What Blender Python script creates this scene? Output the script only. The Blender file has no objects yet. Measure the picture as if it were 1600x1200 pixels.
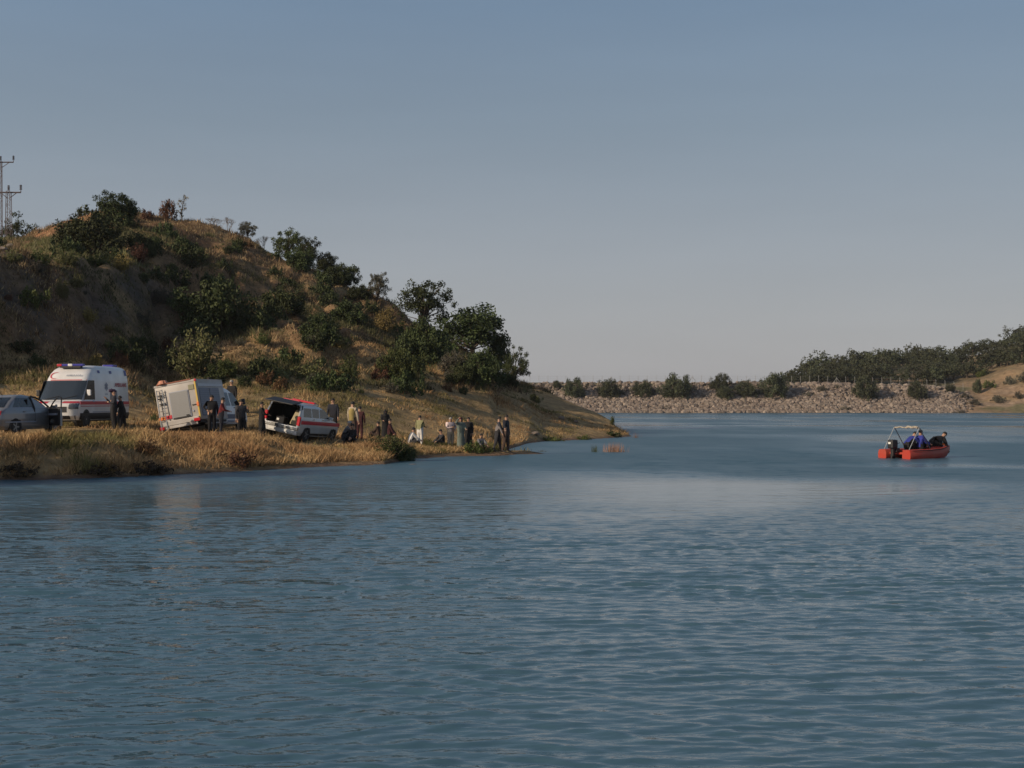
import bpy, bmesh, math, random
import numpy as np
from mathutils import Vector, Matrix, noise as mnoise

random.seed(7)
rng = np.random.default_rng(7)
scene = bpy.context.scene
col = scene.collection
R = math.radians

# ------------------------------------------------------------------ camera, sky, sun, exposure
CAM_H, FOC, HY = 2.7, 2200.0, 628.0          # eye height (m), focal length and horizon row in photo pixels
cam = bpy.data.cameras.new('camera')
cam.sensor_width = 36.0
cam.lens = FOC / 1600.0 * 36.0
cam.shift_y = (HY - 600.0) / 1600.0
cam.clip_start, cam.clip_end = 0.2, 6000.0
camo = bpy.data.objects.new('camera', cam)
col.objects.link(camo)
camo.location = (0, 0, CAM_H)
camo.rotation_euler = (R(90), 0, 0)
scene.camera = camo

SUN_EL = R(21)
SUN_DIR = Vector((-0.82, -0.51, 0)).normalized() * math.cos(SUN_EL) + Vector((0, 0, math.sin(SUN_EL)))
world = bpy.data.worlds.new('World')
scene.world = world
world.use_nodes = True
wn = world.node_tree
sky = wn.nodes.new('ShaderNodeTexSky')
sky.sky_type = 'NISHITA'
sky.sun_disc = False
sky.sun_elevation = SUN_EL
sky.sun_rotation = math.atan2(SUN_DIR.x, SUN_DIR.y) % (2 * math.pi)
sky.air_density = 1.0
sky.dust_density = 2.2
sky.ozone_density = 1.4
hs = wn.nodes.new('ShaderNodeHueSaturation')
hs.inputs['Saturation'].default_value = 0.93
wn.links.new(sky.outputs[0], hs.inputs['Color'])
wtc = wn.nodes.new('ShaderNodeTexCoord'); wsx = wn.nodes.new('ShaderNodeSeparateXYZ')
wn.links.new(wtc.outputs['Generated'], wsx.inputs[0])
# dusty evening air: low over the horizon the sky fades through pale grey (colours over 5, by sine of elevation)
wcr = wn.nodes.new('ShaderNodeValToRGB')
el = wcr.color_ramp.elements
el[0].position = 0.02; el[0].color = (.985, .975, 1.0, 1)
el[1].position = 0.60; el[1].color = (.28, .44, .70, 1)
for p_, c_ in ((0.10, (.735, .79, .88)), (0.19, (.520, .650, .800)), (0.27, (.400, .575, .805))):
    e_ = el.new(p_); e_.color = (*c_, 1)
wn.links.new(wsx.outputs['Z'], wcr.inputs[0])
wsc = wn.nodes.new('ShaderNodeVectorMath'); wsc.operation = 'SCALE'; wsc.inputs['Scale'].default_value = 5.0
wn.links.new(wcr.outputs[0], wsc.inputs[0])
wmr = wn.nodes.new('ShaderNodeMapRange'); wmr.interpolation_type = 'SMOOTHSTEP'
wmr.inputs['From Min'].default_value = 0.25; wmr.inputs['From Max'].default_value = 0.60
wmr.inputs['To Min'].default_value = 0.82; wmr.inputs['To Max'].default_value = 0.0
wn.links.new(wsx.outputs['Z'], wmr.inputs['Value'])
wmx = wn.nodes.new('ShaderNodeMix'); wmx.data_type = 'RGBA'
wn.links.new(wmr.outputs['Result'], wmx.inputs['Factor'])
wn.links.new(hs.outputs[0], wmx.inputs['A'])
wn.links.new(wsc.outputs[0], wmx.inputs['B'])
wmp = wn.nodes.new('ShaderNodeMapping'); wmp.inputs['Scale'].default_value = (1.6, 1.6, 11.0)
wnz = wn.nodes.new('ShaderNodeTexNoise'); wnz.inputs['Scale'].default_value = 1.5; wnz.inputs['Detail'].default_value = 5
wn.links.new(wtc.outputs['Generated'], wmp.inputs[0]); wn.links.new(wmp.outputs[0], wnz.inputs['Vector'])
wm2 = wn.nodes.new('ShaderNodeMapRange'); wm2.inputs['From Min'].default_value = 0.3; wm2.inputs['From Max'].default_value = 0.7
wm2.inputs['To Min'].default_value = 0.965; wm2.inputs['To Max'].default_value = 1.045          # uneven thin haze
wn.links.new(wnz.outputs['Fac'], wm2.inputs['Value'])
wv = wn.nodes.new('ShaderNodeVectorMath'); wv.operation = 'SCALE'
wn.links.new(wmx.outputs['Result'], wv.inputs[0]); wn.links.new(wm2.outputs['Result'], wv.inputs['Scale'])
wn.links.new(wv.outputs[0], wn.nodes['Background'].inputs[0])
wn.nodes['Background'].inputs[1].default_value = 0.092
sl = bpy.data.lights.new('sun', 'SUN')
sl.energy = 3.5
sl.angle = R(0.6)
sl.color = (1.0, 0.81, 0.60)
slo = bpy.data.objects.new('sun', sl)
col.objects.link(slo)
slo.rotation_euler = (-SUN_DIR).to_track_quat('-Z', 'Y').to_euler()
scene.view_settings.view_transform = 'Standard'
scene.view_settings.look = 'None'
scene.view_settings.exposure = 0.0
scene.view_settings.gamma = 1.0
scene.cycles.max_bounces = 6
scene.cycles.transparent_max_bounces = 6
scene.cycles.sample_clamp_indirect = 4.0
scene.cycles.use_denoising = True

# ------------------------------------------------------------------ object bookkeeping
def tag(o, label=None, cat=None, group=None, kind=None):
    if label: o['label'] = label
    if cat: o['category'] = cat
    if group: o['group'] = group
    if kind: o['kind'] = kind
    return o

def empty(name, loc, rz=0.0, scale=1.0):
    o = bpy.data.objects.new(name, None)
    o.empty_display_size = 0.3
    col.objects.link(o)
    o.location = loc
    o.rotation_euler = (0, 0, rz)
    o.scale = (scale,) * 3
    return o

def link(name, me, parent=None, loc=None):
    o = bpy.data.objects.new(name, me)
    col.objects.link(o)
    if parent is not None: o.parent = parent
    if loc is not None: o.location = loc
    return o

def copy_tree(o, parent=None):
    c = o.copy()
    col.objects.link(c)
    if parent is not None: c.parent = parent
    for ch in list(o.children):
        copy_tree(ch, c)
    return c

def np_mesh(name, V, F, mats, smooth=False, fm=None, cols=None, vals=None):
    """V (n,3), F (m,3) or (m,4) int arrays; optional per-face material, per-vertex colour / scalar attribute."""
    me = bpy.data.meshes.new(name)
    V = np.ascontiguousarray(V, np.float32)
    F = np.ascontiguousarray(F, np.int32)
    k = F.shape[1]
    me.vertices.add(len(V)); me.vertices.foreach_set('co', V.ravel())
    me.loops.add(F.size); me.loops.foreach_set('vertex_index', F.ravel())
    me.polygons.add(len(F))
    me.polygons.foreach_set('loop_start', np.arange(0, F.size, k, dtype=np.int32))
    me.polygons.foreach_set('loop_total', np.full(len(F), k, np.int32))
    if fm is not None: me.polygons.foreach_set('material_index', np.asarray(fm, np.int32))
    me.polygons.foreach_set('use_smooth', np.full(len(F), smooth))
    for m in (mats if isinstance(mats, (list, tuple)) else [mats]): me.materials.append(m)
    if cols is not None:
        a = me.color_attributes.new('Col', 'FLOAT_COLOR', 'POINT')
        c4 = np.ones((len(V), 4), np.float32); c4[:, :cols.shape[1]] = cols
        a.data.foreach_set('color', c4.ravel())
    if vals is not None:
        a = me.attributes.new('amt', 'FLOAT', 'POINT')
        a.data.foreach_set('value', np.ascontiguousarray(vals, np.float32))
    me.update(calc_edges=True)
    return me

# ------------------------------------------------------------------ numpy noise
def _h(ix, iy, s):
    n = (ix.astype(np.int64) * 374761393 + iy.astype(np.int64) * 668265263 + s * 1442695041) & 0xffffffff
    n = ((n ^ (n >> 13)) * 1274126177) & 0xffffffff
    return ((n ^ (n >> 16)) & 0xffff) / 65535.0

def vnoise(x, y, s=0):
    ix, iy = np.floor(x), np.floor(y)
    fx, fy = x - ix, y - iy
    fx, fy = fx * fx * fx * (fx * (6 * fx - 15) + 10), fy * fy * fy * (fy * (6 * fy - 15) + 10)
    a, b, c, d = _h(ix, iy, s), _h(ix + 1, iy, s), _h(ix, iy + 1, s), _h(ix + 1, iy + 1, s)
    return (a + (b - a) * fx) * (1 - fy) + (c + (d - c) * fx) * fy

def fbm(x, y, sc, octv=4, s=0, gain=0.5):
    t, a, n = 0, 1.0, 0
    for o in range(octv):
        t = t + a * (vnoise(x / sc * 2 ** o + 17.3 * o, y / sc * 2 ** o - 9.1 * o, s + o) * 2 - 1)
        n += a; a *= gain
    return t / n

def sstep(a, b, x):
    t = np.clip((x - a) / (b - a), 0, 1)
    return t * t * (3 - 2 * t)

# ------------------------------------------------------------------ materials
MATS = {}
def mat(name, color, rough=0.7, metal=0.0, spec=0.5, coat=0.0, vary=0.0, scale=8.0, emis=None, estr=0.0, trans=0.0, dirt=0.0):
    if name in MATS: return MATS[name]
    m = bpy.data.materials.new(name)
    m.use_nodes = True
    nt = m.node_tree; b = nt.nodes['Principled BSDF']
    b.inputs['Base Color'].default_value = (*color, 1)
    b.inputs['Roughness'].default_value = rough
    b.inputs['Metallic'].default_value = metal
    b.inputs['Specular IOR Level'].default_value = spec
    if coat: b.inputs['Coat Weight'].default_value = coat
    if emis: b.inputs['Emission Color'].default_value = (*emis, 1); b.inputs['Emission Strength'].default_value = estr
    if vary or dirt:
        tc = nt.nodes.new('ShaderNodeTexCoord'); nz = nt.nodes.new('ShaderNodeTexNoise')
        nz.inputs['Scale'].default_value = scale; nz.inputs['Detail'].default_value = 5
        nt.links.new(tc.outputs['Object'], nz.inputs['Vector'])
        mx = nt.nodes.new('ShaderNodeMix'); mx.data_type = 'RGBA'
        mr = nt.nodes.new('ShaderNodeMapRange')
        mr.inputs['From Min'].default_value = 0.35; mr.inputs['From Max'].default_value = 0.7
        nt.links.new(nz.outputs['Fac'], mr.inputs['Value'])
        nt.links.new(mr.outputs['Result'], mx.inputs['Factor'])
        v = vary or 0.0
        if dirt:
            mx.inputs['A'].default_value = (*color, 1)
            mx.inputs['B'].default_value = tuple(c * (1 - dirt) + d * dirt for c, d in zip(color, (0.25, 0.19, 0.12))) + (1,)
        else:
            mx.inputs['A'].default_value = tuple(min(1, c * (1 + v)) for c in color) + (1,)
            mx.inputs['B'].default_value = tuple(c * (1 - v) for c in color) + (1,)
        nt.links.new(mx.outputs['Result'], b.inputs['Base Color'])
    MATS[name] = m
    return m

def leaf_mat(name, dark, light, scale=0.7):
    """foliage: per-vertex 'Col' variation (leaf age/kind) times a two-tone clump noise in object space"""
    m = bpy.data.materials.new(name); m.use_nodes = True
    nt = m.node_tree; b = nt.nodes['Principled BSDF']
    at = nt.nodes.new('ShaderNodeAttribute'); at.attribute_name = 'amt'
    oi = nt.nodes.new('ShaderNodeObjectInfo')
    mx = nt.nodes.new('ShaderNodeMix'); mx.data_type = 'RGBA'
    mx.inputs['A'].default_value = (*dark, 1); mx.inputs['B'].default_value = (*light, 1)
    nt.links.new(at.outputs['Fac'], mx.inputs['Factor'])
    hsv = nt.nodes.new('ShaderNodeHueSaturation')
    mr = nt.nodes.new('ShaderNodeMapRange'); mr.inputs['To Min'].default_value = 0.7; mr.inputs['To Max'].default_value = 1.3
    mh = nt.nodes.new('ShaderNodeMapRange'); mh.inputs['To Min'].default_value = 0.475; mh.inputs['To Max'].default_value = 0.515
    nt.links.new(oi.outputs['Random'], mr.inputs['Value']); nt.links.new(oi.outputs['Random'], mh.inputs['Value'])
    nt.links.new(mr.outputs['Result'], hsv.inputs['Value']); nt.links.new(mh.outputs['Result'], hsv.inputs['Hue'])
    nt.links.new(mx.outputs['Result'], hsv.inputs['Color'])
    nt.links.new(hsv.outputs[0], b.inputs['Base Color'])
    b.inputs['Roughness'].default_value = 0.7
    b.inputs['Specular IOR Level'].default_value = 0.25
    MATS[name] = m
    return m

def col_mat(name, rough=0.85, bump=0.0, bscale=3.0, fine=None):
    m = bpy.data.materials.new(name); m.use_nodes = True
    nt = m.node_tree; b = nt.nodes['Principled BSDF']
    at = nt.nodes.new('ShaderNodeAttribute'); at.attribute_name = 'Col'
    src = at.outputs['Color']
    if fine:
        geo = nt.nodes.new('ShaderNodeNewGeometry')
        nz = nt.nodes.new('ShaderNodeTexNoise'); nz.inputs['Scale'].default_value = fine[0]; nz.inputs['Detail'].default_value = 7; nz.inputs['Roughness'].default_value = 0.65
        nt.links.new(geo.outputs['Position'], nz.inputs['Vector'])
        mr = nt.nodes.new('ShaderNodeMapRange'); mr.inputs['From Min'].default_value = 0.3; mr.inputs['From Max'].default_value = 0.7
        mr.inputs['To Min'].default_value = 1 - fine[1]; mr.inputs['To Max'].default_value = 1 + fine[1]
        nt.links.new(nz.outputs['Fac'], mr.inputs['Value'])
        vm = nt.nodes.new('ShaderNodeVectorMath'); vm.operation = 'SCALE'
        nt.links.new(src, vm.inputs[0]); nt.links.new(mr.outputs['Result'], vm.inputs['Scale'])
        src = vm.outputs[0]
        if bump:
            nb = nt.nodes.new('ShaderNodeTexNoise'); nb.inputs['Scale'].default_value = bscale; nb.inputs['Detail'].default_value = 8; nb.inputs['Roughness'].default_value = 0.7
            nt.links.new(geo.outputs['Position'], nb.inputs['Vector'])
            bp = nt.nodes.new('ShaderNodeBump'); bp.inputs['Strength'].default_value = bump; bp.inputs['Distance'].default_value = 0.3
            nt.links.new(nb.outputs['Fac'], bp.inputs['Height']); nt.links.new(bp.outputs[0], b.inputs['Normal'])
    nt.links.new(src, b.inputs['Base Color'])
    b.inputs['Roughness'].default_value = rough
    b.inputs['Specular IOR Level'].default_value = 0.2
    MATS[name] = m
    return m

# ------------------------------------------------------------------ terrain: the left hill, its meadow and bank
def zpy(Y, py): return CAM_H - (py - HY) * Y / FOC
def xpx(Y, px): return (px - 800.0) * Y / FOC
LC = [  # azimuth column; knots (Y, z)
 (-700, [(30,-1),(38,0),(42,1.6),(60,1.9),(66,3.0),(70,7),(78,11.5),(95,14),(130,14)]),
 (-400, [(34,-1),(42,0),(45,1.5),(62,1.8),(69,4.4),(80,11),(90,13),(110,15.5),(150,16)]),
 (-150, [(39,-1),(46,0),(49.5,1.5),(66,1.7),(75,5.2),(85,12.8),(96,15),(140,20.0),(180,12)]),
 (0,   [(43,-1),(48.7,0),(51.2,1.36),(67,1.6),(81,5.1),(91.5,12.2),(104,13.6),(150,19.6),(180,12)]),
 (60,  [(43,-1),(49.0,0),(51.6,1.36),(67,1.6),(84,5.3),(95,12.6),(107,14.0),(150,20.4),(180,12)]),
 (100, [(44,-1),(49.4,0),(52,1.34),(68,1.6),(86,5.4),(97,13.0),(110,14.6),(150,21.2),(180,12)]),
 (150, [(44,-1),(50.0,0),(52.8,1.28),(69,1.6),(90,5.6),(101,13.4),(113,14.8),(150,22.0),(180,12)]),
 (200, [(45,-1),(50.8,0),(53.6,1.2),(70,1.55),(94,5.8),(105,13.4),(116,15.4),(150,23.2),(180,13)]),
 (250, [(46,-1),(51.8,0),(56.5,1.2),(71,1.45),(98,5.0),(108,11.2),(120,15.5),(150,22.8),(180,13)]),
 (300, [(47,-1),(52.8,0),(57.5,1.15),(72,1.39),(92,4.6),(108,9.2),(125,15.4),(150,22.2),(180,13)]),
 (400, [(50,-1),(55.5,0),(60,1.0),(74,1.25),(91,4.6),(108,9.0),(128,14.6),(150,20.6),(180,12)]),
 (450, [(51,-1),(57.0,0),(62,0.85),(75,1.15),(91.5,4.4),(108,8.6),(127,13.2),(148,18.1),(178,11)]),
 (500, [(53,-1),(58.6,0),(64,0.72),(76,1.1),(92,4.2),(108,8.0),(125,11.6),(146,16.2),(176,9)]),
 (550, [(54,-1),(59.8,0),(65,0.68),(77,1.0),(93,4.0),(106,6.9),(122,10.4),(143,14.2),(172,7)]),
 (600, [(55,-1),(60.6,0),(65.5,0.6),(78,.86),(94,3.5),(105,5.95),(120,8.9),(139,12.3),(165,5)]),
 (640, [(60,-1),(66,0),(68,0.28),(79,.65),(95,3.0),(105,5.2),(118,7.9),(136,10.8),(160,4)]),
 (700, [(63,-1),(69.2,0),(71.5,0.18),(80,.45),(95,2.2),(103,3.8),(113,5.9),(137,8.9),(156,2)]),
 (764, [(65.5,-1),(71.4,0),(73.5,0.15),(80,.2),(94,.9),(101,2.4),(107,3.8),(134,6.9),(152,0)]),
 (776, [(66.2,-.6),(73,0),(74.5,0.12),(82,.10),(92,0.13),(96.5,1.2),(106,2.9),(134,5.6),(150,-1)]),
 (826, [(84,-.4),(92,0),(93,0.1),(94,.2),(95,0.5),(99,1.1),(106,2.0),(133,4.75),(150,-1)]),
 (850, [(88,-1),(96.5,0),(97.5,0.15),(98,.3),(99,0.45),(102,.8),(108,1.5),(131,4.2),(148,-1)]),
 (900, [(92,-1),(100,0),(101,0.15),(102,.3),(103,0.4),(105,0.6),(110,1.1),(125,2.7),(140,-1)]),
 (950, [(98,-1),(105,0),(106,.12),(106.5,.2),(107,.25),(108,0.35),(111,0.6),(119,1.2),(132,-1)]),
 (983, [(103,-1),(109.6,0),(109.8,.03),(110.1,.06),(110.4,.09),(110.7,.12),(111,0.14),(112,0.15),(116,-1)]),
 (1000,[(104,-1.2),(109,-.9),(110,-.8),(110.2,-.8),(110.4,-.7),(110.6,-.7),(111,-.7),(113,-.7),(118,-1)]),
 (1060,[(104,-1.2),(109,-1.1),(110,-1.1),(110.2,-1.1),(110.4,-1.1),(110.6,-1.1),(111,-1.1),(113,-1.1),(118,-1.1)]),
]
RC = [  # the dam and the wooded hill behind it
 (600,  [(338,-1.5),(349,0),(358,3.6),(366.5,7.6),(374,7.7),(392,-1.5),(500,-1.5),(560,-1.5),(700,-1.5)]),
 (1195, [(338,-1.5),(349,0),(358,3.6),(366.5,7.6),(374,7.7),(392,2.5),(500,5.0),(540,6.0),(700,-1.5)]),
 (1215, [(338,-1.5),(349,0),(358,3.6),(366.5,7.6),(374,7.7),(392,6.5),(450,8.0),(530,9.7),(700,2)]),
 (1260, [(338,-1.5),(349,0),(358,3.6),(366.5,7.5),(374,7.6),(390,7.5),(440,10.4),(525,13.5),(700,4)]),
 (1300, [(338,-1.5),(349,0),(358,3.6),(366.5,7.4),(374,7.5),(390,7.6),(440,11.2),(520,15.3),(700,5)]),
 (1370, [(338,-1.5),(349,0),(358,3.6),(366.5,7.2),(374,7.3),(388,7.6),(435,11.6),(515,16.9),(700,6)]),
 (1430, [(338,-1.5),(349,0),(358,3.5),(366,6.9),(373,7.0),(386,7.7),(430,12.0),(505,17.9),(700,8)]),
 (1480, [(338,-1.5),(349,0),(357,3.2),(364,6.0),(372,6.5),(384,7.8),(425,12.6),(498,18.3),(700,10)]),
 (1530, [(338,-1.5),(348,0),(352,0.9),(359,2.6),(369,5.4),(381,8.4),(420,13.8),(488,19.9),(700,12)]),
 (1570, [(337,-1.5),(347,0),(351,0.8),(358,2.2),(367,5.8),(379,10.2),(415,15.4),(480,21.9),(700,14)]),
 (1610, [(336,-1.5),(346,0),(350,1.0),(356,2.6),(365,7.0),(377,11.6),(412,17.0),(475,24.1),(700,16)]),
 (1800, [(330,-1.5),(340,0),(344,1.6),(352,4.6),(362,9.0),(374,13),(405,20),(465,31),(700,20)]),
 (2300, [(300,-1.5),(312,0),(318,2),(330,6),(345,12),(360,18),(400,28),(460,40),(700,28)]),
]
def knots(cols, u):
    us = np.array([c[0] for c in cols], float)
    A = np.array([[k for k in c[1]] for c in cols], float)          # (cols, knots, 2)
    out = np.empty((len(u), A.shape[1], 2))
    for i in range(A.shape[1]):
        for j in range(2): out[:, i, j] = np.interp(u, us, A[:, i, j])
    return out

class Land:
    def __init__(self, cols, u, Y, blur, seed, famp):
        self.u, self.Y = u, Y
        K = knots(cols, u)
        if len(u) > 40:                                             # soften the columns sideways except at sharp shore turns
            pass
        Z = np.empty((len(u), len(Y)))
        for i in range(len(u)):
            Z[i] = np.interp(Y, K[i, :, 0], K[i, :, 1], left=K[i, 0, 1], right=K[i, -1, 1])
        ker = np.hanning(blur + 2)[1:-1]; ker /= ker.sum()
        Zb = np.apply_along_axis(lambda r: np.convolve(np.pad(r, blur // 2, mode='edge'), ker, 'valid'), 1, Z)
        Z = np.where(np.abs(Z) < 0.0, Z, Zb[:, :Z.shape[1]])
        U, YY = np.meshgrid(u, Y, indexing='ij')
        X = xpx(YY, U)
        self.X, self.YY = X, YY
        Z = Z + famp(X, YY, Z)
        self.Z = Z
    def z(self, X, Y):
        X = np.asarray(X, float); Y = np.asarray(Y, float)
        u = 800 + FOC * X / Y
        i = np.clip(np.interp(u, self.u, np.arange(len(self.u))), 0, len(self.u) - 1.001)
        j = np.clip(np.interp(Y, self.Y, np.arange(len(self.Y))), 0, len(self.Y) - 1.001)
        i0, j0 = i.astype(int), j.astype(int); a, b = i - i0, j - j0
        Z = self.Z
        return (Z[i0, j0] * (1 - a) + Z[i0 + 1, j0] * a) * (1 - b) + (Z[i0, j0 + 1] * (1 - a) + Z[i0 + 1, j0 + 1] * a) * b
    def faces(self):
        n, m = self.Z.shape
        idx = np.arange(n * m).reshape(n, m)
        return np.stack([idx[:-1, :-1], idx[1:, :-1], idx[1:, 1:], idx[:-1, 1:]], -1).reshape(-1, 4)

def relief_left(X, Y, Z):
    up = sstep(2.0, 7.0, Z)
    lo = sstep(0.1, 0.9, Z)
    r = fbm(X, Y, 9.0, 5, 3) * 1.5 * up + fbm(X, Y, 3.0, 3, 11) * 0.55 * up
    # gullies running down the slope
    g = np.abs(fbm(X * 1.0 + Y * 0.35, Y * 0.25, 4.0, 3, 21))
    r -= (0.9 - g * 2.4).clip(0, 1) * 0.9 * up * sstep(22, 12, Z)
    bank = sstep(0.15, 0.6, Z) * sstep(1.75, 1.2, Z) * sstep(66, 56, Y)
    r += fbm(X * 1.0, Y * 1.3, 1.9, 3, 7) * 0.42 * bank + fbm(X, Y, 5.0, 2, 8) * 0.25 * bank
    r += fbm(X, Y, 2.2, 3, 5) * 0.16 * lo + fbm(X, Y, 7.0, 2, 6) * 0.12 * lo * (1 - up)
    return r

def spit(X, Y):
    # low tongue of mud reaching right from the point where the two men stand
    return 0.22 * np.exp(-((Y - 73.2 - 0.25 * (X - 0.3)) / (0.55 + 1.3 * sstep(0.4, -0.8, X))) ** 2) * sstep(-4.0, -2.2, X) * sstep(2.1, 0.6, X)

uL = np.arange(-700, 1061, 4.0)
YL = np.concatenate([np.arange(34, 66, 0.22), np.arange(66, 124, 0.28), np.arange(124, 182, 0.9)])
land = Land(LC, uL, YL, 9, 0, relief_left)
land.Z = np.where(land.Z < 0.2, np.maximum(land.Z, spit(land.X, land.YY) - 0.04), land.Z)

# wheel-worn ground under each vehicle, tilted as the vehicle stands: cx, cy, heading, z of the middle, roll (+ = right side down), half length, half width
PADS = {
 'sedan': (-19.96, 56.6, R(77), 1.36, R(-1.0), 2.4, 1.1),
 'ambulance': (-19.72, 64.5, R(-97.5), 1.56, R(0.5), 3.2, 1.3),
 'truck': (-14.25, 66.4, R(77.5), 1.19, R(-8.5), 3.1, 1.2),
 'wagon': (-10.05, 67.0, R(72.5), 0.98, R(8.5), 2.5, 1.1),
}
for cx_, cy_, hd, z0, roll, hl, hw_ in PADS.values():
    dx, dy = land.X - cx_, land.YY - cy_
    lx = dx * math.cos(hd) + dy * math.sin(hd); ly = -dx * math.sin(hd) + dy * math.cos(hd)
    w_ = sstep(hl + 1.3, hl, np.abs(lx)) * sstep(hw_ + 1.0, hw_, np.abs(ly))
    land.Z = land.Z * (1 - w_) + w_ * (z0 + np.clip(ly, -hw_, hw_) * math.tan(roll))

# colour zones of the bare ground (soil kinds and dry grass cover), by place
def zone_left(X, Y, Z):
    u = 800 + FOC * X / Y
    n1 = fbm(X, Y, 6.0, 4, 31); n2 = fbm(X, Y, 2.0, 4, 41); n3 = fbm(X, Y, 14.0, 3, 51)
    gold = np.array([0.38, 0.265, 0.13]); brown = np.array([0.205, 0.125, 0.068]); grey = np.array([0.105, 0.088, 0.072])
    olive = np.array([0.135, 0.12, 0.052]); orange = np.array([0.38, 0.19, 0.095]); mud = np.array([0.17, 0.11, 0.075])
    C = np.ones(X.shape + (3,)) * gold
    def mixin(c, w):
        w = np.clip(w, 0, 1)[..., None]
        return C * (1 - w) + c * w
    hill = sstep(4.5, 7.5, Z + 1.2 * n1)
    C = mixin(gold * 0.75 + brown * 0.25, 0.5 + 0.8 * n2)
    C = mixin(brown, hill * (0.72 + 0.9 * n1))
    C = mixin(olive, hill * sstep(0.0, 0.5, n3 + 0.3 * n2) * 0.75)
    scarp = sstep(330, 240, u + 40 * n1) * sstep(5.0, 6.6, Z) * sstep(14.2, 12.4, Z)
    C = mixin(grey, scarp * (0.62 + 0.8 * n2))
    C = mixin(orange, sstep(230, 120, u) * sstep(18.2, 19.6, Z) * (0.75 + n2))
    C = mixin(orange * 0.55, sstep(0.35, 0.7, fbm(X, Y, 8, 3, 77)) * hill * 0.6)
    C = mixin(olive, sstep(0.15, 0.5, n3) * (1 - hill) * 0.45)
    C = mixin(mud, sstep(0.22, 0.0, Z + 0.1 * n2))
    return C

CL = zone_left(land.X, land.YY, land.Z)
m_ground = col_mat('hillside_soil', 0.95, 0.9, 2.2, (1.6, 0.45))
ground = link('hillside', np_mesh('hillside', np.stack([land.X, land.YY, land.Z], -1).reshape(-1, 3), land.faces(), m_ground, True, cols=CL.reshape(-1, 3)))
tag(ground, kind='structure')

def relief_right(X, Y, Z):
    u = 800 + FOC * X / Y
    up = sstep(8.5, 13, Z) + sstep(1485, 1560, u) * sstep(0.4, 3, Z) * 0.8
    up = np.clip(up, 0, 1)
    return fbm(X, Y, 26, 4, 61) * 1.8 * up + fbm(X, Y, 6, 3, 62) * 0.5 * up + fbm(X, Y, 5, 3, 63) * 0.28 * sstep(0.3, 2, Z)
uR = np.concatenate([np.arange(600, 1700, 4.0), np.arange(1700, 2301, 20.0)])
YR = np.concatenate([np.arange(334, 400, 0.6), np.arange(400, 560, 3.0), np.arange(560, 701, 10.0)])
dam = Land(RC, uR, YR, 5, 0, relief_right)
def zone_right(X, Y, Z):
    u = 800 + FOC * X / Y
    n1 = fbm(X, Y, 16.0, 4, 71); n2 = fbm(X, Y, 4.0, 4, 72)
    stone = np.array([0.34, 0.265, 0.20]); green = np.array([0.10, 0.11, 0.055]); soil = np.array([0.29, 0.195, 0.115]); wood = np.array([0.075, 0.07, 0.045])
    C = np.ones(X.shape + (3,)) * stone
    def mixin(c, w):
        w = np.clip(w, 0, 1)[..., None]
        return C * (1 - w) + c * w
    C = mixin(green, sstep(6.3, 7.4, Z + 0.6 * n2) * 0.8)
    hill = sstep(378, 392, Y)
    C = mixin(wood, hill)
    C = mixin(soil, hill * sstep(0.05, 0.25, n1) * 0.9)
    shore = sstep(1475, 1500, u + 25 * n2)
    C = mixin(soil, shore * (1 - hill) * (0.75 + 0.6 * n2))
    C = mixin(soil * 0.8 + green * 0.2, shore * hill * 0.6)
    C = mixin(green * 1.3, shore * sstep(0.1, 0.5, n1 + 0.5 * n2) * 0.7)
    return C
CR = zone_right(dam.X, dam.YY, dam.Z)
m_far = col_mat('far_bank_soil', 0.95, 0.8, 0.8, (0.7, 0.4))
dam_o = link('embankment', np_mesh('embankment', np.stack([dam.X, dam.YY, dam.Z], -1).reshape(-1, 3), dam.faces(), m_far, True, cols=CR.reshape(-1, 3)))
tag(dam_o, kind='structure')

# broad ground sheet under and beyond everything, to the horizon
m_plain = mat('plain_soil', (0.24, 0.18, 0.11), 0.95, vary=0.3, scale=0.02)
bm = bmesh.new()
bmesh.ops.create_circle(bm, cap_ends=True, cap_tris=True, segments=96, radius=5000)
me = bpy.data.meshes.new('ground'); bm.to_mesh(me); bm.free(); me.materials.append(m_plain)
gp = link('ground', me, loc=(0, 0, -1.6)); tag(gp, kind='structure')

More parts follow.
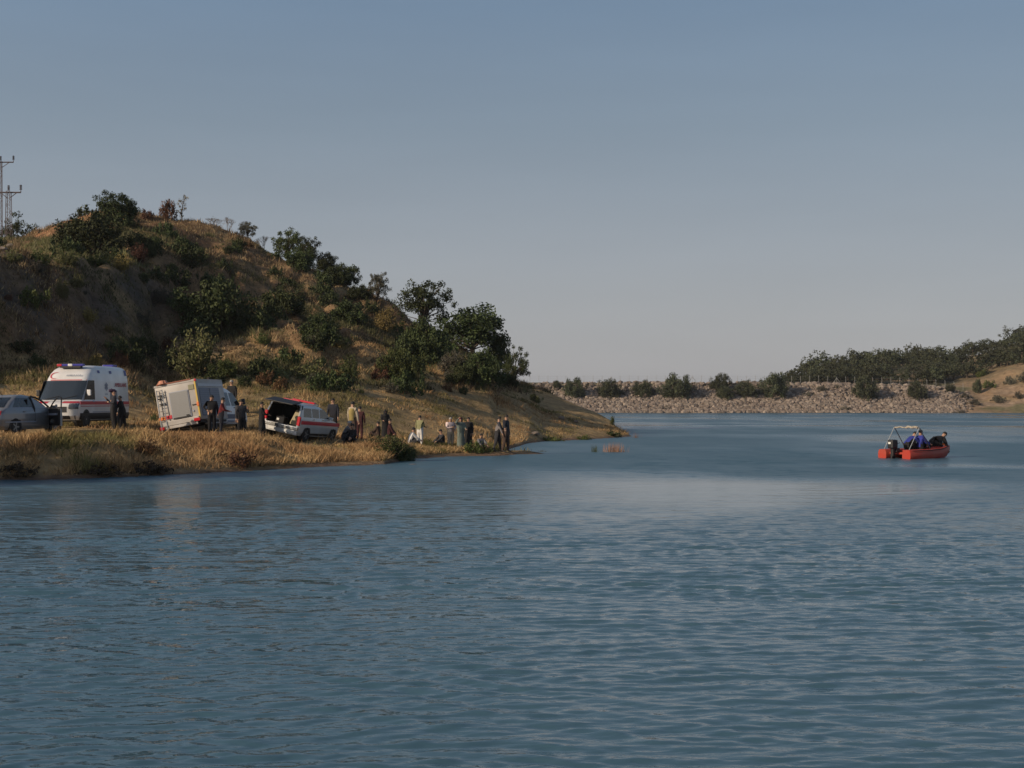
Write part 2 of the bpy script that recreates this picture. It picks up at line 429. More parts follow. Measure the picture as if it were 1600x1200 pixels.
# ------------------------------------------------------------------ water: real ripples near, finer relief in the surface shader
ang = np.concatenate([np.linspace(-180, -36, 40)[:-1], np.linspace(-36, 36, 720), np.linspace(36, 180, 40)[1:]])
rad = [3.0]
while rad[-1] < 170: rad.append(rad[-1] * 1.0028)
while rad[-1] < 700: rad.append(rad[-1] * 1.02)
rad = np.array(rad)
A, RR = np.meshgrid(np.radians(ang), rad, indexing='ij')
WX, WY = np.sin(A) * RR, np.cos(A) * RR
def calm(X, Y):
    """1 = wind-ruffled, near 0 = smooth slick"""
    n = fbm(X, Y * 0.55, 14, 3, 90); n2 = fbm(X, Y * 0.4, 5, 3, 91)
    c = 0.74 + 0.55 * n + 0.35 * n2 + 0.35 * fbm(X * 0.35, Y, 3.0, 2, 93) * sstep(60, 20, Y)
    lo = 27.0 + 1.1 * X + 2.2 * n2; hi = 50.5 - 0.10 * X + 2.0 * n
    sl = sstep(-1.5, 3.0, Y - lo) * sstep(-3.0, 4.5, hi - Y) * sstep(-2, 7, X) * sstep(18, 12, X)
    c = c - 0.72 * sl * (0.85 + 0.5 * n2)
    c = c - 0.55 * np.exp(-((Y - 60 + 0.2 * (X - 16) + 1.5 * n2) / 2.6) ** 2) * sstep(10, 17, X)
    c = c + 0.70 * np.exp(-(((X - 7) / 7) ** 2 + ((Y - 24) / 6.5) ** 2))
    for yy, w in ((205, 5), (255, 5), (165, 3)):
        c = c - 0.5 * np.exp(-((Y - yy + 0.15 * X) / w) ** 2)
    return np.clip(c, 0.10, 1.5)
CM = calm(WX, WY)
WZ = np.zeros_like(WX)
wr = np.random.default_rng(3)
sp = RR * 0.0028
warpx = fbm(WX, WY, 4.0, 2, 95) * 0.25; warpy = fbm(WX, WY, 3.5, 2, 96) * 0.16
for i in range(70):
    lam = 0.15 * (0.62 / 0.15) ** wr.random() if i < 54 else 0.55 * (1.3 / 0.55) ** wr.random()
    th = wr.normal(math.pi / 2 + 0.06, 0.32)
    k = 2 * math.pi / lam
    amp = (0.0033 if i < 54 else 0.0034 * sstep(26, 60, RR)) * lam ** 1.0 * (0.6 + 0.8 * wr.random())
    fade = np.clip((lam / np.maximum(sp, 1e-4) - 2.4) / 1.5, 0, 1)
    ph = wr.random() * 6.28
    phi = k * (math.cos(th) * (WX + warpx) + math.sin(th) * (WY + warpy)) + ph
    grp = 0.18 + 2.9 * vnoise(WX / (lam * 5) + i * 7.7, WY / (lam * 3.2) - i * 3.1, i) ** 2.8
    WZ += amp * fade * grp * (np.sin(phi) + 0.28 * np.sin(2 * phi))
WZ *= CM
n, m = WZ.shape
idx = np.arange(n * m).reshape(n, m)
F = np.stack([idx[:-1, :-1], idx[:-1, 1:], idx[1:, 1:], idx[1:, :-1]], -1).reshape(-1, 4)
V = np.stack([WX, WY, WZ], -1).reshape(-1, 3)
mw = bpy.data.materials.new('reservoir_water'); mw.use_nodes = True
nt = mw.node_tree; b = nt.nodes['Principled BSDF']
b.inputs['Base Color'].default_value = (0.061, 0.127, 0.166, 1)
ra = nt.nodes.new('ShaderNodeAttribute'); ra.attribute_name = 'rgh'
nt.links.new(ra.outputs['Fac'], b.inputs['Roughness'])
b.inputs['IOR'].default_value = 1.333
geo = nt.nodes.new('ShaderNodeNewGeometry')
att = nt.nodes.new('ShaderNodeAttribute'); att.attribute_name = 'amt'
prev = None
for sc_, st, dist in (((1.2, 3.2, 1), 0.9, 0.030), ((4.0, 10.0, 1), 0.9, 0.010), ((0.22, 0.9, 1), 0.9, 0.09)):
    mp = nt.nodes.new('ShaderNodeMapping'); mp.inputs['Scale'].default_value = sc_
    nt.links.new(geo.outputs['Position'], mp.inputs['Vector'])
    nz = nt.nodes.new('ShaderNodeTexNoise'); nz.inputs['Scale'].default_value = 1.0; nz.inputs['Detail'].default_value = 3
    nt.links.new(mp.outputs[0], nz.inputs['Vector'])
    bp = nt.nodes.new('ShaderNodeBump'); bp.inputs['Distance'].default_value = dist
    ml = nt.nodes.new('ShaderNodeMath'); ml.operation = 'MULTIPLY'; ml.inputs[1].default_value = st
    nt.links.new(att.outputs['Fac'], ml.inputs[0]); nt.links.new(ml.outputs[0], bp.inputs['Strength'])
    nt.links.new(nz.outputs['Fac'], bp.inputs['Height'])
    if prev: nt.links.new(prev.outputs[0], bp.inputs['Normal'])
    prev = bp
nt.links.new(prev.outputs[0], b.inputs['Normal'])
water = link('water', np_mesh('water', V, F, mw, True, vals=CM.ravel()))
# ripples too fine for the mesh far out are carried as surface roughness
ra_ = water.data.attributes.new('rgh', 'FLOAT', 'POINT')
ra_.data.foreach_set('value', np.ascontiguousarray((0.045 + 0.365 * sstep(20, 62, RR) * np.clip(CM, .18, 1)).ravel(), np.float32))
tag(water, kind='structure')

# ------------------------------------------------------------------ plants
def at_ground(px, py, y0=44.0, y1=152.0, L=land):
    Ys = np.arange(y0, y1, 0.15)
    z = L.z(xpx(Ys, px), Ys)
    p = HY - (z - CAM_H) * FOC / Ys
    ok = np.where(p <= py)[0]
    Y = Ys[ok[0]] if len(ok) else Ys[np.argmin(p)]
    return float(xpx(Y, px)), float(Y), float(L.z(xpx(Y, px), Y))

def blades(P, h, w, lean, colr, r, seg=1):
    """one upright triangle per blade; P (n,3) base points"""
    n = len(P)
    a = r.random(n) * 2 * math.pi
    d = np.stack([np.cos(a), np.sin(a) * 0.5, np.zeros(n)], 1)
    b = r.random(n) * 2 * math.pi
    le = np.stack([np.cos(b), np.sin(b), np.zeros(n)], 1) * (lean * h * r.random(n))[:, None]
    V = np.empty((n, 3, 3))
    V[:, 0] = P - d * (w / 2)[:, None]; V[:, 1] = P + d * (w / 2)[:, None]
    V[:, 2] = P + le + np.array([0, 0, 1.0]) * h[:, None]
    C = np.repeat(colr[:, None, :], 3, 1)
    return V.reshape(-1, 3), C.reshape(-1, 3)

m_grass = col_mat('dry_grass_blades', 0.8)
def scatter(name, n, urange, yfun, wfun, hfun, cfun, tuft=7, spread=0.16, seed=0, wid=0.03, lean=0.7, kindname=None):
    r = np.random.default_rng(seed)
    u = r.uniform(*urange, n); t = r.random(n)
    Y = yfun(u, t); X = xpx(Y, u)
    keep = r.random(n) < wfun(X, Y, land.z(X, Y), u)
    X, Y = X[keep], Y[keep]
    X = np.repeat(X, tuft) + r.normal(0, spread, len(X) * tuft); Y = np.repeat(Y, tuft) + r.normal(0, spread, len(Y) * tuft)
    Z = land.z(X, Y)
    ok = Z > 0.12; X, Y, Z = X[ok], Y[ok], Z[ok]
    h = hfun(X, Y, Z) * r.uniform(0.5, 1.15, len(X))
    tk = np.repeat(r.uniform(0.5, 1.4, len(keep[keep])), tuft)[ok][:, None]
    C = cfun(X, Y, Z, r) * tk
    h = h * np.repeat(r.uniform(0.5, 1.5, len(keep[keep])), tuft)[ok]
    V, CC = blades(np.stack([X, Y, Z - 0.02], 1), h, np.full(len(X), wid) * r.uniform(.6, 1.4, len(X)), lean, C, r)
    me = np_mesh(name, V, np.arange(len(V)).reshape(-1, 3), m_grass, False, cols=CC)
    o = link(name, me); tag(o, kind='stuff')
    return o

KS = knots(LC, uL)
def shoreY(u): return np.interp(u, uL, KS[:, 1, 0])
def offpads(X, Y, m=0.0):
    k = np.ones(len(X))
    for cx_, cy_, hd, z0, roll, hl, hw_ in PADS.values():
        dx, dy = X - cx_, Y - cy_
        lx = dx * math.cos(hd) + dy * math.sin(hd); ly = -dx * math.sin(hd) + dy * math.cos(hd)
        k *= 1 - ((np.abs(lx) < hl + m) & (np.abs(ly) < hw_ - 0.1 + m))
    return k
def nearcar(X, Y):
    k = np.ones(len(X))
    for cx_, cy_, hd, z0, roll, hl, hw_ in PADS.values():
        dx, dy = X - cx_, Y - cy_
        lx = dx * math.cos(hd) + dy * math.sin(hd); ly = -dx * math.sin(hd) + dy * math.cos(hd)
        d = np.maximum(np.abs(lx) - hl, np.abs(ly) - hw_)
        k *= 0.2 + 0.8 * sstep(0.4, 2.6, d)
    return k
def gold(X, Y, r, green=0.0):
    n = fbm(X, Y, 4.0, 3, 101)[:, None]; n2 = fbm(X, Y, 1.3, 2, 102)[:, None]
    a = np.array([0.55, 0.375, 0.185]); b = np.array([0.35, 0.205, 0.10]); c = np.array([0.13, 0.135, 0.045])
    t = np.clip(0.5 + 0.9 * n2 + r.normal(0, 0.22, (len(X), 1)), 0, 1)
    C = a * (1 - t) + b * t
    g = np.clip((n - 0.12 + green) * 4 + r.normal(0, 0.15, (len(X), 1)), 0, 0.85)
    return (C * (1 - g) + c * g) * r.uniform(0.8, 1.15, (len(X), 1))
scatter('bank_grass', 21000, (-90, 800), lambda u, t: shoreY(u) + 0.25 + t ** 1.15 * (72 - shoreY(u)).clip(6, 30),
        lambda X, Y, Z, u: offpads(X, Y) * np.clip(0.62 + 1.5 * fbm(X, Y, 1.1, 2, 150), 0.1, 1),
        lambda X, Y, Z: (0.32 + 0.30 * fbm(X, Y, 1.6, 3, 110)).clip(.07) * np.where(Y > 58, 0.7, 1.0) * nearcar(X, Y), lambda X, Y, Z, r: gold(X, Y, r, -0.08 + 0.22 * sstep(590, 680, 800 + FOC * X / Y)[:, None]),
        tuft=10, seed=1, wid=0.04, lean=1.5)
scatter('meadow_grass', 26000, (-90, 985), lambda u, t: 62 + t * 52,
        lambda X, Y, Z, u: offpads(X, Y) * (Z > 0.1) * np.clip(0.35 + 1.6 * fbm(X, Y, 3.0, 3, 120), 0.08, 1) * sstep(9, 6, Z + 0.01 * u * 0),
        lambda X, Y, Z: 0.22 + 0.2 * fbm(X, Y, 3, 2, 121), lambda X, Y, Z, r: gold(X, Y, r, 0.10) * 0.82, tuft=8, seed=2, wid=0.055, spread=0.22, lean=1.3)
def hillc(X, Y, Z, r):
    n = fbm(X, Y, 7.0, 3, 131)[:, None]; k = r.random((len(X), 1))
    n2 = fbm(X, Y, 2.2, 2, 132)[:, None]
    dry = np.array([0.33, 0.24, 0.13]); rust = np.array([0.16, 0.10, 0.06]); ol = np.array([0.085, 0.085, 0.036]); gr = np.array([0.14, 0.13, 0.072])
    C = dry * (k < 0.5) + rust * (k >= 0.5)
    g = np.clip(0.45 + 2.2 * n + 1.5 * n2, 0, 1)
    ledge = (sstep(300, 200, 800 + FOC * X / Y) * sstep(12.2, 13.5, Z) * sstep(18, 16, Z))[:, None]
    g = np.clip(g + ledge, 0, 1); ol = ol * (1 + 1.1 * ledge); gr = gr * (1 + 0.5 * ledge)
    C = C * (1 - g) + (ol * (k < 0.7) + gr * (k >= 0.7)) * g
    return C * r.uniform(0.7, 1.2, (len(X), 1))
scatter('hill_scrub', 66000, (-90, 990), lambda u, t: 78 + t ** 0.8 * 74,
        lambda X, Y, Z, u: (Z > 3.5) * np.clip(0.36 + 1.7 * fbm(X, Y, 2.6, 3, 130), 0.12, 1) * (1 - 0.25 * sstep(330, 250, u) * (Z > 5.5) * (Z < 12.5)),
        lambda X, Y, Z: 0.30 + 0.34 * fbm(X, Y, 3, 2, 133), hillc, tuft=10, seed=3, wid=0.085, spread=0.24, lean=1.1)
scatter('shore_grass', 2600, (600, 800), lambda u, t: shoreY(u) + 0.1 + t * 8,
        lambda X, Y, Z, u: np.clip(0.3 + fbm(X, Y, 2.0, 2, 140), 0, 1), lambda X, Y, Z: 0.24 + 0 * X,
        lambda X, Y, Z, r: np.array([0.085, 0.10, 0.032]) * r.uniform(0.6, 1.3, (len(X), 1)) + np.array([0.1, 0.06, 0.01]) * (r.random((len(X), 1)) < 0.3),
        tuft=9, seed=4, wid=0.03, spread=0.14)

def tube(pts, rads, k=6):
    V, F = [], []
    pts = [Vector(p) for p in pts]
    for i, p in enumerate(pts):
        d = (pts[min(i + 1, len(pts) - 1)] - pts[max(i - 1, 0)])
        if d.length < 1e-9: d = Vector((0, 0, 1))
        d.normalize()
        a = d.orthogonal().normalized(); b = d.cross(a)
        for j in range(k):
            t = 2 * math.pi * j / k
            V.append(p + (a * math.cos(t) + b * math.sin(t)) * rads[i])
    for i in range(len(pts) - 1):
        for j in range(k):
            F.append((i * k + j, i * k + (j + 1) % k, (i + 1) * k + (j + 1) % k, (i + 1) * k + j))
    return V, F

class Mesh:
    """collects shapes, builds ONE mesh object"""
    def __init__(self): self.V, self.F, self.M, self.mats = [], [], [], []
    def mi(self, m):
        if m not in self.mats: self.mats.append(m)
        return self.mats.index(m)
    def add(self, V, F, m):
        o = len(self.V); k = self.mi(m)
        self.V += [Vector(v) for v in V]
        for f in F: self.F.append(tuple(i + o for i in f)); self.M.append(k)
        return self
    def tube(self, pts, rads, m, k=8, caps=True):
        if isinstance(rads, (int, float)): rads = [rads] * len(pts)
        V, F = tube(pts, rads, k)
        if caps: F += [tuple(range(k - 1, -1, -1)), tuple(range((len(pts) - 1) * k, len(pts) * k))]
        return self.add(V, F, m)
    def box(self, c, s, m, rot=None, bev=0.0):
        bm = bmesh.new(); bmesh.ops.create_cube(bm, size=1)
        bmesh.ops.scale(bm, vec=s, verts=bm.verts)
        if bev: bmesh.ops.bevel(bm, geom=bm.edges[:], offset=bev, segments=2, affect='EDGES', profile=0.6)
        if rot is not None: bmesh.ops.transform(bm, matrix=rot.to_4x4(), verts=bm.verts)
        bmesh.ops.translate(bm, vec=c, verts=bm.verts)
        bm.verts.index_update()
        V = [v.co.copy() for v in bm.verts]; F = [tuple(v.index for v in f.verts) for f in bm.faces]
        bm.free()
        return self.add(V, F, m)
    def ball(self, c, s, m, seg=12, rot=None):
        V, F = [], []
        n = seg // 2
        for i in range(n + 1):
            th = math.pi * i / n
            for j in range(seg):
                ph = 2 * math.pi * j / seg
                v = Vector((math.sin(th) * math.cos(ph) * s[0], math.sin(th) * math.sin(ph) * s[1], math.cos(th) * s[2]))
                if rot is not None: v = rot @ v
                V.append(v + Vector(c))
        for i in range(n):
            for j in range(seg):
                F.append((i * seg + j, (i + 1) * seg + j, (i + 1) * seg + (j + 1) % seg, i * seg + (j + 1) % seg))
        return self.add(V, F, m)
    def build(self, name, parent=None, smooth=False, loc=None):
        me = bpy.data.meshes.new(name)
        me.from_pydata([tuple(v) for v in self.V], [], self.F)
        for m in self.mats: me.materials.append(m)
        me.polygons.foreach_set('material_index', self.M)
        if smooth:
            me.polygons.foreach_set('use_smooth', [True] * len(self.F))
            try: me.set_sharp_from_angle(angle=R(40))
            except Exception: pass
        me.update()
        return link(name, me, parent, loc)

L_OAK = leaf_mat('oak_leaves', (0.022, 0.030, 0.012), (0.070, 0.090, 0.030))
L_GREEN = leaf_mat('green_leaves', (0.035, 0.055, 0.014), (0.12, 0.15, 0.045))
L_BROOM = leaf_mat('broom_leaves', (0.07, 0.085, 0.03), (0.19, 0.19, 0.075))
L_YELL = leaf_mat('yellow_leaves', (0.13, 0.11, 0.03), (0.30, 0.24, 0.08))
L_RUST = leaf_mat('rust_leaves', (0.075, 0.036, 0.018), (0.16, 0.085, 0.042))
L_SHADE = leaf_mat('bank_shade_leaves', (0.035, 0.028, 0.018), (0.12, 0.085, 0.045))  # dark leaf colour that paints the shade along the bank foot
L_GREY = leaf_mat('grey_leaves', (0.055, 0.055, 0.042), (0.13, 0.12, 0.085))
L_FAR = leaf_mat('far_oak_leaves', (0.032, 0.039, 0.022), (0.078, 0.086, 0.045))
M_BARK = mat('bark', (0.10, 0.075, 0.055), 0.95, vary=0.35, scale=6)
M_TWIG = mat('dry_twigs', (0.20, 0.15, 0.11), 0.95, vary=0.3, scale=6)

def leaf_cloud(centers, rads, nleaf, size, r, flat=1.0, up=0.0):
    """quads; amt = leaf tone (young leaves on the outside of each clump lighter)"""
    n = len(centers) * nleaf
    c = np.repeat(centers, nleaf, 0); rr = np.repeat(rads, nleaf)
    d = r.normal(size=(n, 3)); d /= np.linalg.norm(d, axis=1)[:, None]
    q = r.random(n) ** 0.5
    P = c + d * (rr * q)[:, None] * np.array([1, 1, flat])
    a = r.normal(size=(n, 3)); a[:, 2] += up; a /= np.linalg.norm(a, axis=1)[:, None]
    b = np.cross(a, r.normal(size=(n, 3))); b /= np.linalg.norm(b, axis=1)[:, None]
    s = (size * r.uniform(0.6, 1.4, n))[:, None]
    V = np.stack([P - a * s - b * s * .1, P - b * s * 0.5, P + a * s, P + b * s * 0.5], 1).reshape(-1, 3)
    tone = np.clip(np.repeat(r.random(len(centers)), nleaf) * 0.6 + r.random(n) * 0.5 - 0.05, 0, 1)
    return V, np.arange(n * 4).reshape(-1, 4), np.repeat(tone, 4)

def crown_centers(a, b, c, z0, n, r, hollow=0.35, lump=0.28, seed=0):
    d = r.normal(size=(n * 3, 3)); d /= np.linalg.norm(d, axis=1)[:, None]
    d = d[d[:, 2] > -0.75][:n]
    lum = 1 + lump * np.array([mnoise.noise(Vector((x * 1.7 + seed, y * 1.7, z * 1.7))) * 2 for x, y, z in d])
    q = (hollow + (1 - hollow) * r.random(len(d)) ** 0.6) * lum
    P = d * q[:, None] * np.array([a, b, c])
    P[:, 2] += z0
    return P

def make_tree(name, kind, seed, leaf=None):
    """unit tree: about 1 m wide in total, height H; scaled when placed.  children: crown, trunk"""
    r = np.random.default_rng(seed); rd = random.Random(seed)
    tr = Mesh(); V = F = T = None
    if kind == 'oak':           # round dense crown on short trunk, H ~ 0.95
        C = crown_centers(.43, .43, .43, .44, 95, r, .15, .2, seed=seed); V, F, T = leaf_cloud(C, r.uniform(.08, .13, len(C)), 100, .020, r)
        tr.tube([(0, 0, -.05), (.01, 0, .15), (.0, .01, .35)], [.035, .026, .018], M_BARK, 6)
        for p in C[::7]: tr.tube([(0, 0, .16), (p[0] * .4, p[1] * .4, .16 + (p[2] - .16) * .6), p], [.018, .011, .004], M_BARK, 4)
        mt = leaf or L_OAK
    elif kind == 'airy':        # open crown, gaps, visible limbs
        C = crown_centers(.44, .44, .42, .52, 80, r, .3, .35, seed); V, F, T = leaf_cloud(C, r.uniform(.06, .105, len(C)), 72, .019, r)
        tr.tube([(0, 0, -.05), (.02, 0, .18), (.0, .01, .34)], [.03, .022, .016], M_BARK, 6)
        for p in C[::3]: tr.tube([(0, 0, .2), (p[0] * .35, p[1] * .35, .2 + (p[2] - .2) * .55), p], [.015, .009, .003], M_BARK, 4)
        mt = leaf or L_OAK
    elif kind == 'bush':        # dense, foliage to the ground, H ~ 0.62
        C = crown_centers(.45, .45, .30, .26, 90, r, .3, .22, seed); C[:, 2] = np.maximum(C[:, 2], .03)
        V, F, T = leaf_cloud(C, r.uniform(.075, .12, len(C)), 84, .020, r)
        for p in C[::8]: tr.tube([(0, 0, -.04), (p[0] * .5, p[1] * .5, p[2] * .4), p], [.014, .009, .003], M_BARK, 4)
        mt = leaf or L_OAK
    elif kind == 'broom':       # upright feathery stems from the base, H ~ 0.8
        n = 75; an = r.random(n) * 6.28; ln = r.uniform(.12, .5, n); hh = r.uniform(.35, .8, n) * (1.15 - ln)
        C = np.stack([np.cos(an) * ln * .8, np.sin(an) * ln * .8, hh * .85], 1)
        Cs = np.concatenate([C, C * .75, C * .5]); V, F, T = leaf_cloud(Cs, r.uniform(.03, .07, len(Cs)), 16, .021, r, 1.8, 1.2)
        for p in C[::2]: tr.tube([(0, 0, -.03), tuple(p * .5), tuple(p)], [.007, .005, .002], M_TWIG, 4)
        mt = leaf or L_BROOM
    elif kind == 'low':         # low spreading scrub, H ~ 0.4
        C = crown_centers(.46, .46, .22, .14, 40, r, .3, .35, seed); C[:, 2] = np.maximum(C[:, 2], .02)
        V, F, T = leaf_cloud(C, r.uniform(.08, .13, len(C)), 34, .034, r)
        for p in C[::6]: tr.tube([(0, 0, -.04), (p[0] * .5, p[1] * .5, p[2] * .5), p], [.012, .008, .003], M_BARK, 4)
        mt = leaf or L_OAK
    elif kind == 'spindly':     # thin tree, sparse tufts of leaf along it, H ~ 2.2 wide 1
        C = np.array([(rd.uniform(-.3, .35), rd.uniform(-.25, .25), z) for z in np.linspace(.5, 2.2, 17)])
        C[-3:, 0] += .25
        V, F, T = leaf_cloud(C, r.uniform(.10, .2, len(C)), 26, .05, r)
        tr.tube([(0, 0, -.1), (-.05, 0, .8), (.05, 0, 1.5), (.2, 0, 2.1)], [.05, .04, .025, .01], M_BARK, 5)
        for p in C: tr.tube([(0, 0, max(.2, p[2] - .35)), p], [.015, .006], M_BARK, 4)
        mt = leaf or L_YELL
    elif kind == 'bare':        # leafless twiggy shrub, H ~ 1
        def br(p, d, l, rad, dep):
            q = p + d * l; tr.tube([p, q], [rad, rad * .6], M_TWIG, 4, False)
            if dep:
                for _ in range(3):
                    br(q, (d + Vector((rd.gauss(0, .5), rd.gauss(0, .5), rd.gauss(.1, .3)))).normalized(), l * .68, rad * .62, dep - 1)
        for _ in range(4): br(Vector((0, 0, -.05)), Vector((rd.gauss(0, .35), rd.gauss(0, .35), 1)).normalized(), .36, .02, 4)
        mt = L_GREY
        C = crown_centers(.35, .35, .3, .65, 14, r, .4, .3, seed); V, F, T = leaf_cloud(C, np.full(len(C), .07), 6, .02, r)
    if kind == 'far':           # distant round oak, fewer larger leaf clumps, H ~ 0.9
        C = crown_centers(.43, .43, .34, .46, 42, r, .35, .3, seed); V, F, T = leaf_cloud(C, r.uniform(.06, .13, len(C)), 20, .036, r)
        tr.tube([(0, 0, -.2), (0, 0, .4)], [.03, .015], M_BARK, 5)
        mt = leaf or L_FAR
    root = empty(name, (0, 0, 0))
    link('crown', np_mesh(name + '_crown', V, F, mt, False, vals=T), root)
    tr.build('trunk' if kind in ('oak', 'airy', 'spindly', 'far') else 'stems', root)
    return root

KH = {'oak': .95, 'airy': .98, 'bush': .60, 'broom': .72, 'low': .38, 'spindly': 2.3, 'bare': 1.05, 'far': .85}
PROTO = {}
used = set()
def plant(name, kind, leaf, seed, x, y, z, width, height, label, cat, group=None):
    key = (name, kind, leaf.name if leaf else '', seed)
    if key not in PROTO:
        PROTO[key] = make_tree(name, kind, seed * 13 + len(PROTO), leaf); o = PROTO[key]
    else:
        o = copy_tree(PROTO[key])
    o.location = (x, y, z); o.rotation_euler = (0, 0, random.random() * 6.28)
    o.scale = (width, width, height / KH[kind])
    return tag(o, label, cat, group)

def hill_plant(px, py, w, h, kind, leaf, name, label, cat, seed=0, group=None, y0=44., Y=None, L=land):
    if Y is None: x, y, z = at_ground(px, py, y0, L=L)
    else: x, y = xpx(Y, px), Y; z = float(L.z(x, y))
    s = y / FOC
    return plant(name, kind, leaf, seed, x, y + w * s * 0.15, z - 0.1, w * s * 1.12, h * s * 1.05, label, cat, group)

G_OAK = 'trees and bushes on the left hill'
for a in [
 (180,352,72,56,'oak',L_OAK,'oak_tree','dense dark oak on the hilltop skyline above the big dark bush','tree',1),
 (142,398,104,70,'bush',L_OAK,'dark_bush','biggest dark rounded bush just below the hilltop oak','bush',2),
 (262,343,27,30,'low',L_RUST,'rust_shrub','rust brown dry shrub on the hilltop skyline right of the dark oak','shrub',1),
 (284,343,19,40,'spindly',L_YELL,'spindly_tree','thin yellowish spindly tree standing alone on the hilltop','tree',1),
 (330,357,30,20,'bare',None,'bare_shrub','low leafless twiggy shrub on the skyline left of the bare sapling','shrub',1),
 (356,360,17,27,'bare',None,'bare_sapling','slender bare sapling on the skyline between two low shrubs','sapling',2),
 (386,372,32,28,'airy',L_GREY,'small_oak','small grey green oak on the skyline right of the bare sapling','tree',1),
 (412,378,22,28,'bare',None,'bare_shrub','bare grey shrub touching the left side of the bright green tree','shrub',3),
 (449,402,54,52,'airy',L_GREEN,'green_tree','bright green open tree high on the right shoulder of the hill','tree',2),
 (480,414,44,50,'airy',L_OAK,'oak_tree','dark oak leaning against the bright green shoulder tree','tree',3),
 (508,428,40,42,'oak',L_OAK,'oak_tree','small dark oak on the descending skyline below the shoulder oaks','tree',4),
 (538,446,46,36,'bush',L_OAK,'dark_bush','flat dark bush on the skyline halfway down the ridge','bush',3),
 (590,470,36,46,'airy',L_GREY,'sparse_tree','sparse greyish tree on the ridge left of the big round tree','tree',5),
 (572,464,22,18,'low',L_GREY,'grey_shrub','low grey shrub beside the sparse greyish ridge tree','shrub',2),
 (660,520,88,84,'airy',L_OAK,'round_tree','big round open crowned tree standing highest on the lower ridge','tree',6),
 (738,560,112,90,'oak',L_OAK,'oak_tree','largest dark spreading oak on the lower ridge skyline','tree',7),
 (778,575,44,70,'oak',L_OAK,'oak_tree','narrow dark oak hanging over the right end of the ridge grove','tree',8),
 (803,603,48,56,'airy',L_OAK,'small_oak','last small dark oak at the low end of the ridge skyline','tree',9),
 (851,612,22,18,'bare',None,'bare_shrub','little bare shrub on the low point left of the embankment','shrub',4),
 (340,528,128,94,'bush',L_OAK,'dark_bush','broad dark bush low in the middle of the hillside','bush',5),
 (440,494,74,46,'bush',L_OAK,'dark_bush','dark bush right of the broad bush in the middle hillside','bush',6),
 (498,540,62,48,'bush',L_OAK,'dark_bush','round dark bush mid slope below and right of its neighbour','bush',7),
 (302,592,96,84,'broom',L_BROOM,'broom_shrub','tall feathery pale green shrub behind the fire truck','shrub',1),
 (350,592,44,32,'bush',L_GREEN,'green_shrub','compact green shrub right of the feathery shrub behind the truck','shrub',8),
 (620,600,62,60,'bush',L_GREEN,'green_bush','upright green bush at the foot of the ridge grove','bush',9),
 (545,592,44,38,'broom',L_GREEN,'green_shrub','light green shrub on the golden slope behind the silver car','shrub',2),
 (752,606,66,58,'bush',L_OAK,'dark_bush','dark bush at the foot of the slope below the largest oak','bush',10),
 (662,574,84,76,'bush',L_OAK,'dark_bush','dark olive thicket under the big round tree','bush',11),
 (706,588,50,44,'broom',L_GREY,'grey_shrub','grey twiggy shrub between the thicket and the dark foot bush','shrub',3),
 (602,524,48,44,'broom',L_YELL,'yellow_shrub','yellowish shrub on the slope left of the olive thicket','shrub',4),
 (545,508,56,40,'bush',L_OAK,'dark_bush','low dark bush left of the yellowish shrub','bush',12),
 (236,392,30,26,'bush',L_OAK,'dark_bush','small dark bush right of the biggest bush near the hilltop','bush',13),
 (216,412,34,36,'broom',L_RUST,'rust_shrub','dark rusty shrub at the right end of the ledge bushes','shrub',5),
 (136,504,38,28,'broom',L_YELL,'yellow_shrub','yellow green shrub low on the grey slope','shrub',6),
 (44,480,46,30,'low',L_GREEN,'green_shrub','dull green shrub on the left end of the grey slope','shrub',3),
 (250,478,40,30,'broom',L_GREY,'pale_shrub','pale grey shrub high on the grey slope right side','shrub',7),
 (222,508,32,20,'low',L_GREY,'pale_shrub','small pale shrub in the middle of the grey slope','shrub',4),
 (178,545,36,18,'low',L_BROOM,'pale_shrub','low pale green shrub at the bottom of the grey slope','shrub',5),
 (96,470,30,36,'broom',L_BROOM,'broom_shrub','tufted pale shrub halfway up the grey slope','shrub',8),
 (120,452,34,26,'broom',L_BROOM,'broom_shrub','pale shrub below the ledge at the top of the grey slope','shrub',9),
 (28,548,48,18,'low',L_OAK,'dark_shrub','low dark shrub at the grey slope foot above the sedan','shrub',6),
 (146,574,24,22,'low',L_YELL,'straw_shrub','pale straw coloured shrub just above the ambulance roof','shrub',7),
 (240,672,15,17,'broom',L_GREEN,'weed_plant','bright green weed at the rear left corner of the fire truck','weed',10),
 (480,592,60,24,'low',L_BROOM,'green_shrub','spreading low green shrub on the slope above the silver car','shrub',8),
 (430,590,40,20,'low',L_BROOM,'green_shrub','small low green shrub on the slope above the truck cab','shrub',9),
 (410,540,36,22,'broom',L_GREEN,'green_shrub','upright green shrub on the bare reddish slope','shrub',11),
 (695,560,40,26,'low',L_GREEN,'green_shrub','green shrub squeezed between the thicket and the largest oak','shrub',10),
 (722,604,54,34,'bush',L_OAK,'dark_bush','dark bush filling the gap below the largest oak','bush',12),
 (790,606,40,28,'bush',L_OAK,'dark_bush','dark bush under the last small oak of the ridge','bush',13),
 (640,560,46,44,'bush',L_OAK,'dark_bush','dark bush at the left foot of the big round tree','bush',5),
 (466,420,52,34,'bush',L_OAK,'dark_bush','dark bush below the bright green shoulder tree','bush',6),
 (520,446,46,30,'bush',L_OAK,'dark_bush','dark bush just below the skyline left of the flat ridge bush','bush',7),
 (560,470,40,26,'bush',L_OAK,'dark_bush','dark bush under the sparse greyish ridge tree','bush',3),
 (232,404,24,22,'bush',L_OAK,'dark_bush','small black green bush near the ledge right end','bush',3),
 (835,628,24,14,'low',L_BROOM,'straw_shrub','small dry shrub on the point above the bay','shrub',11),
 ]:
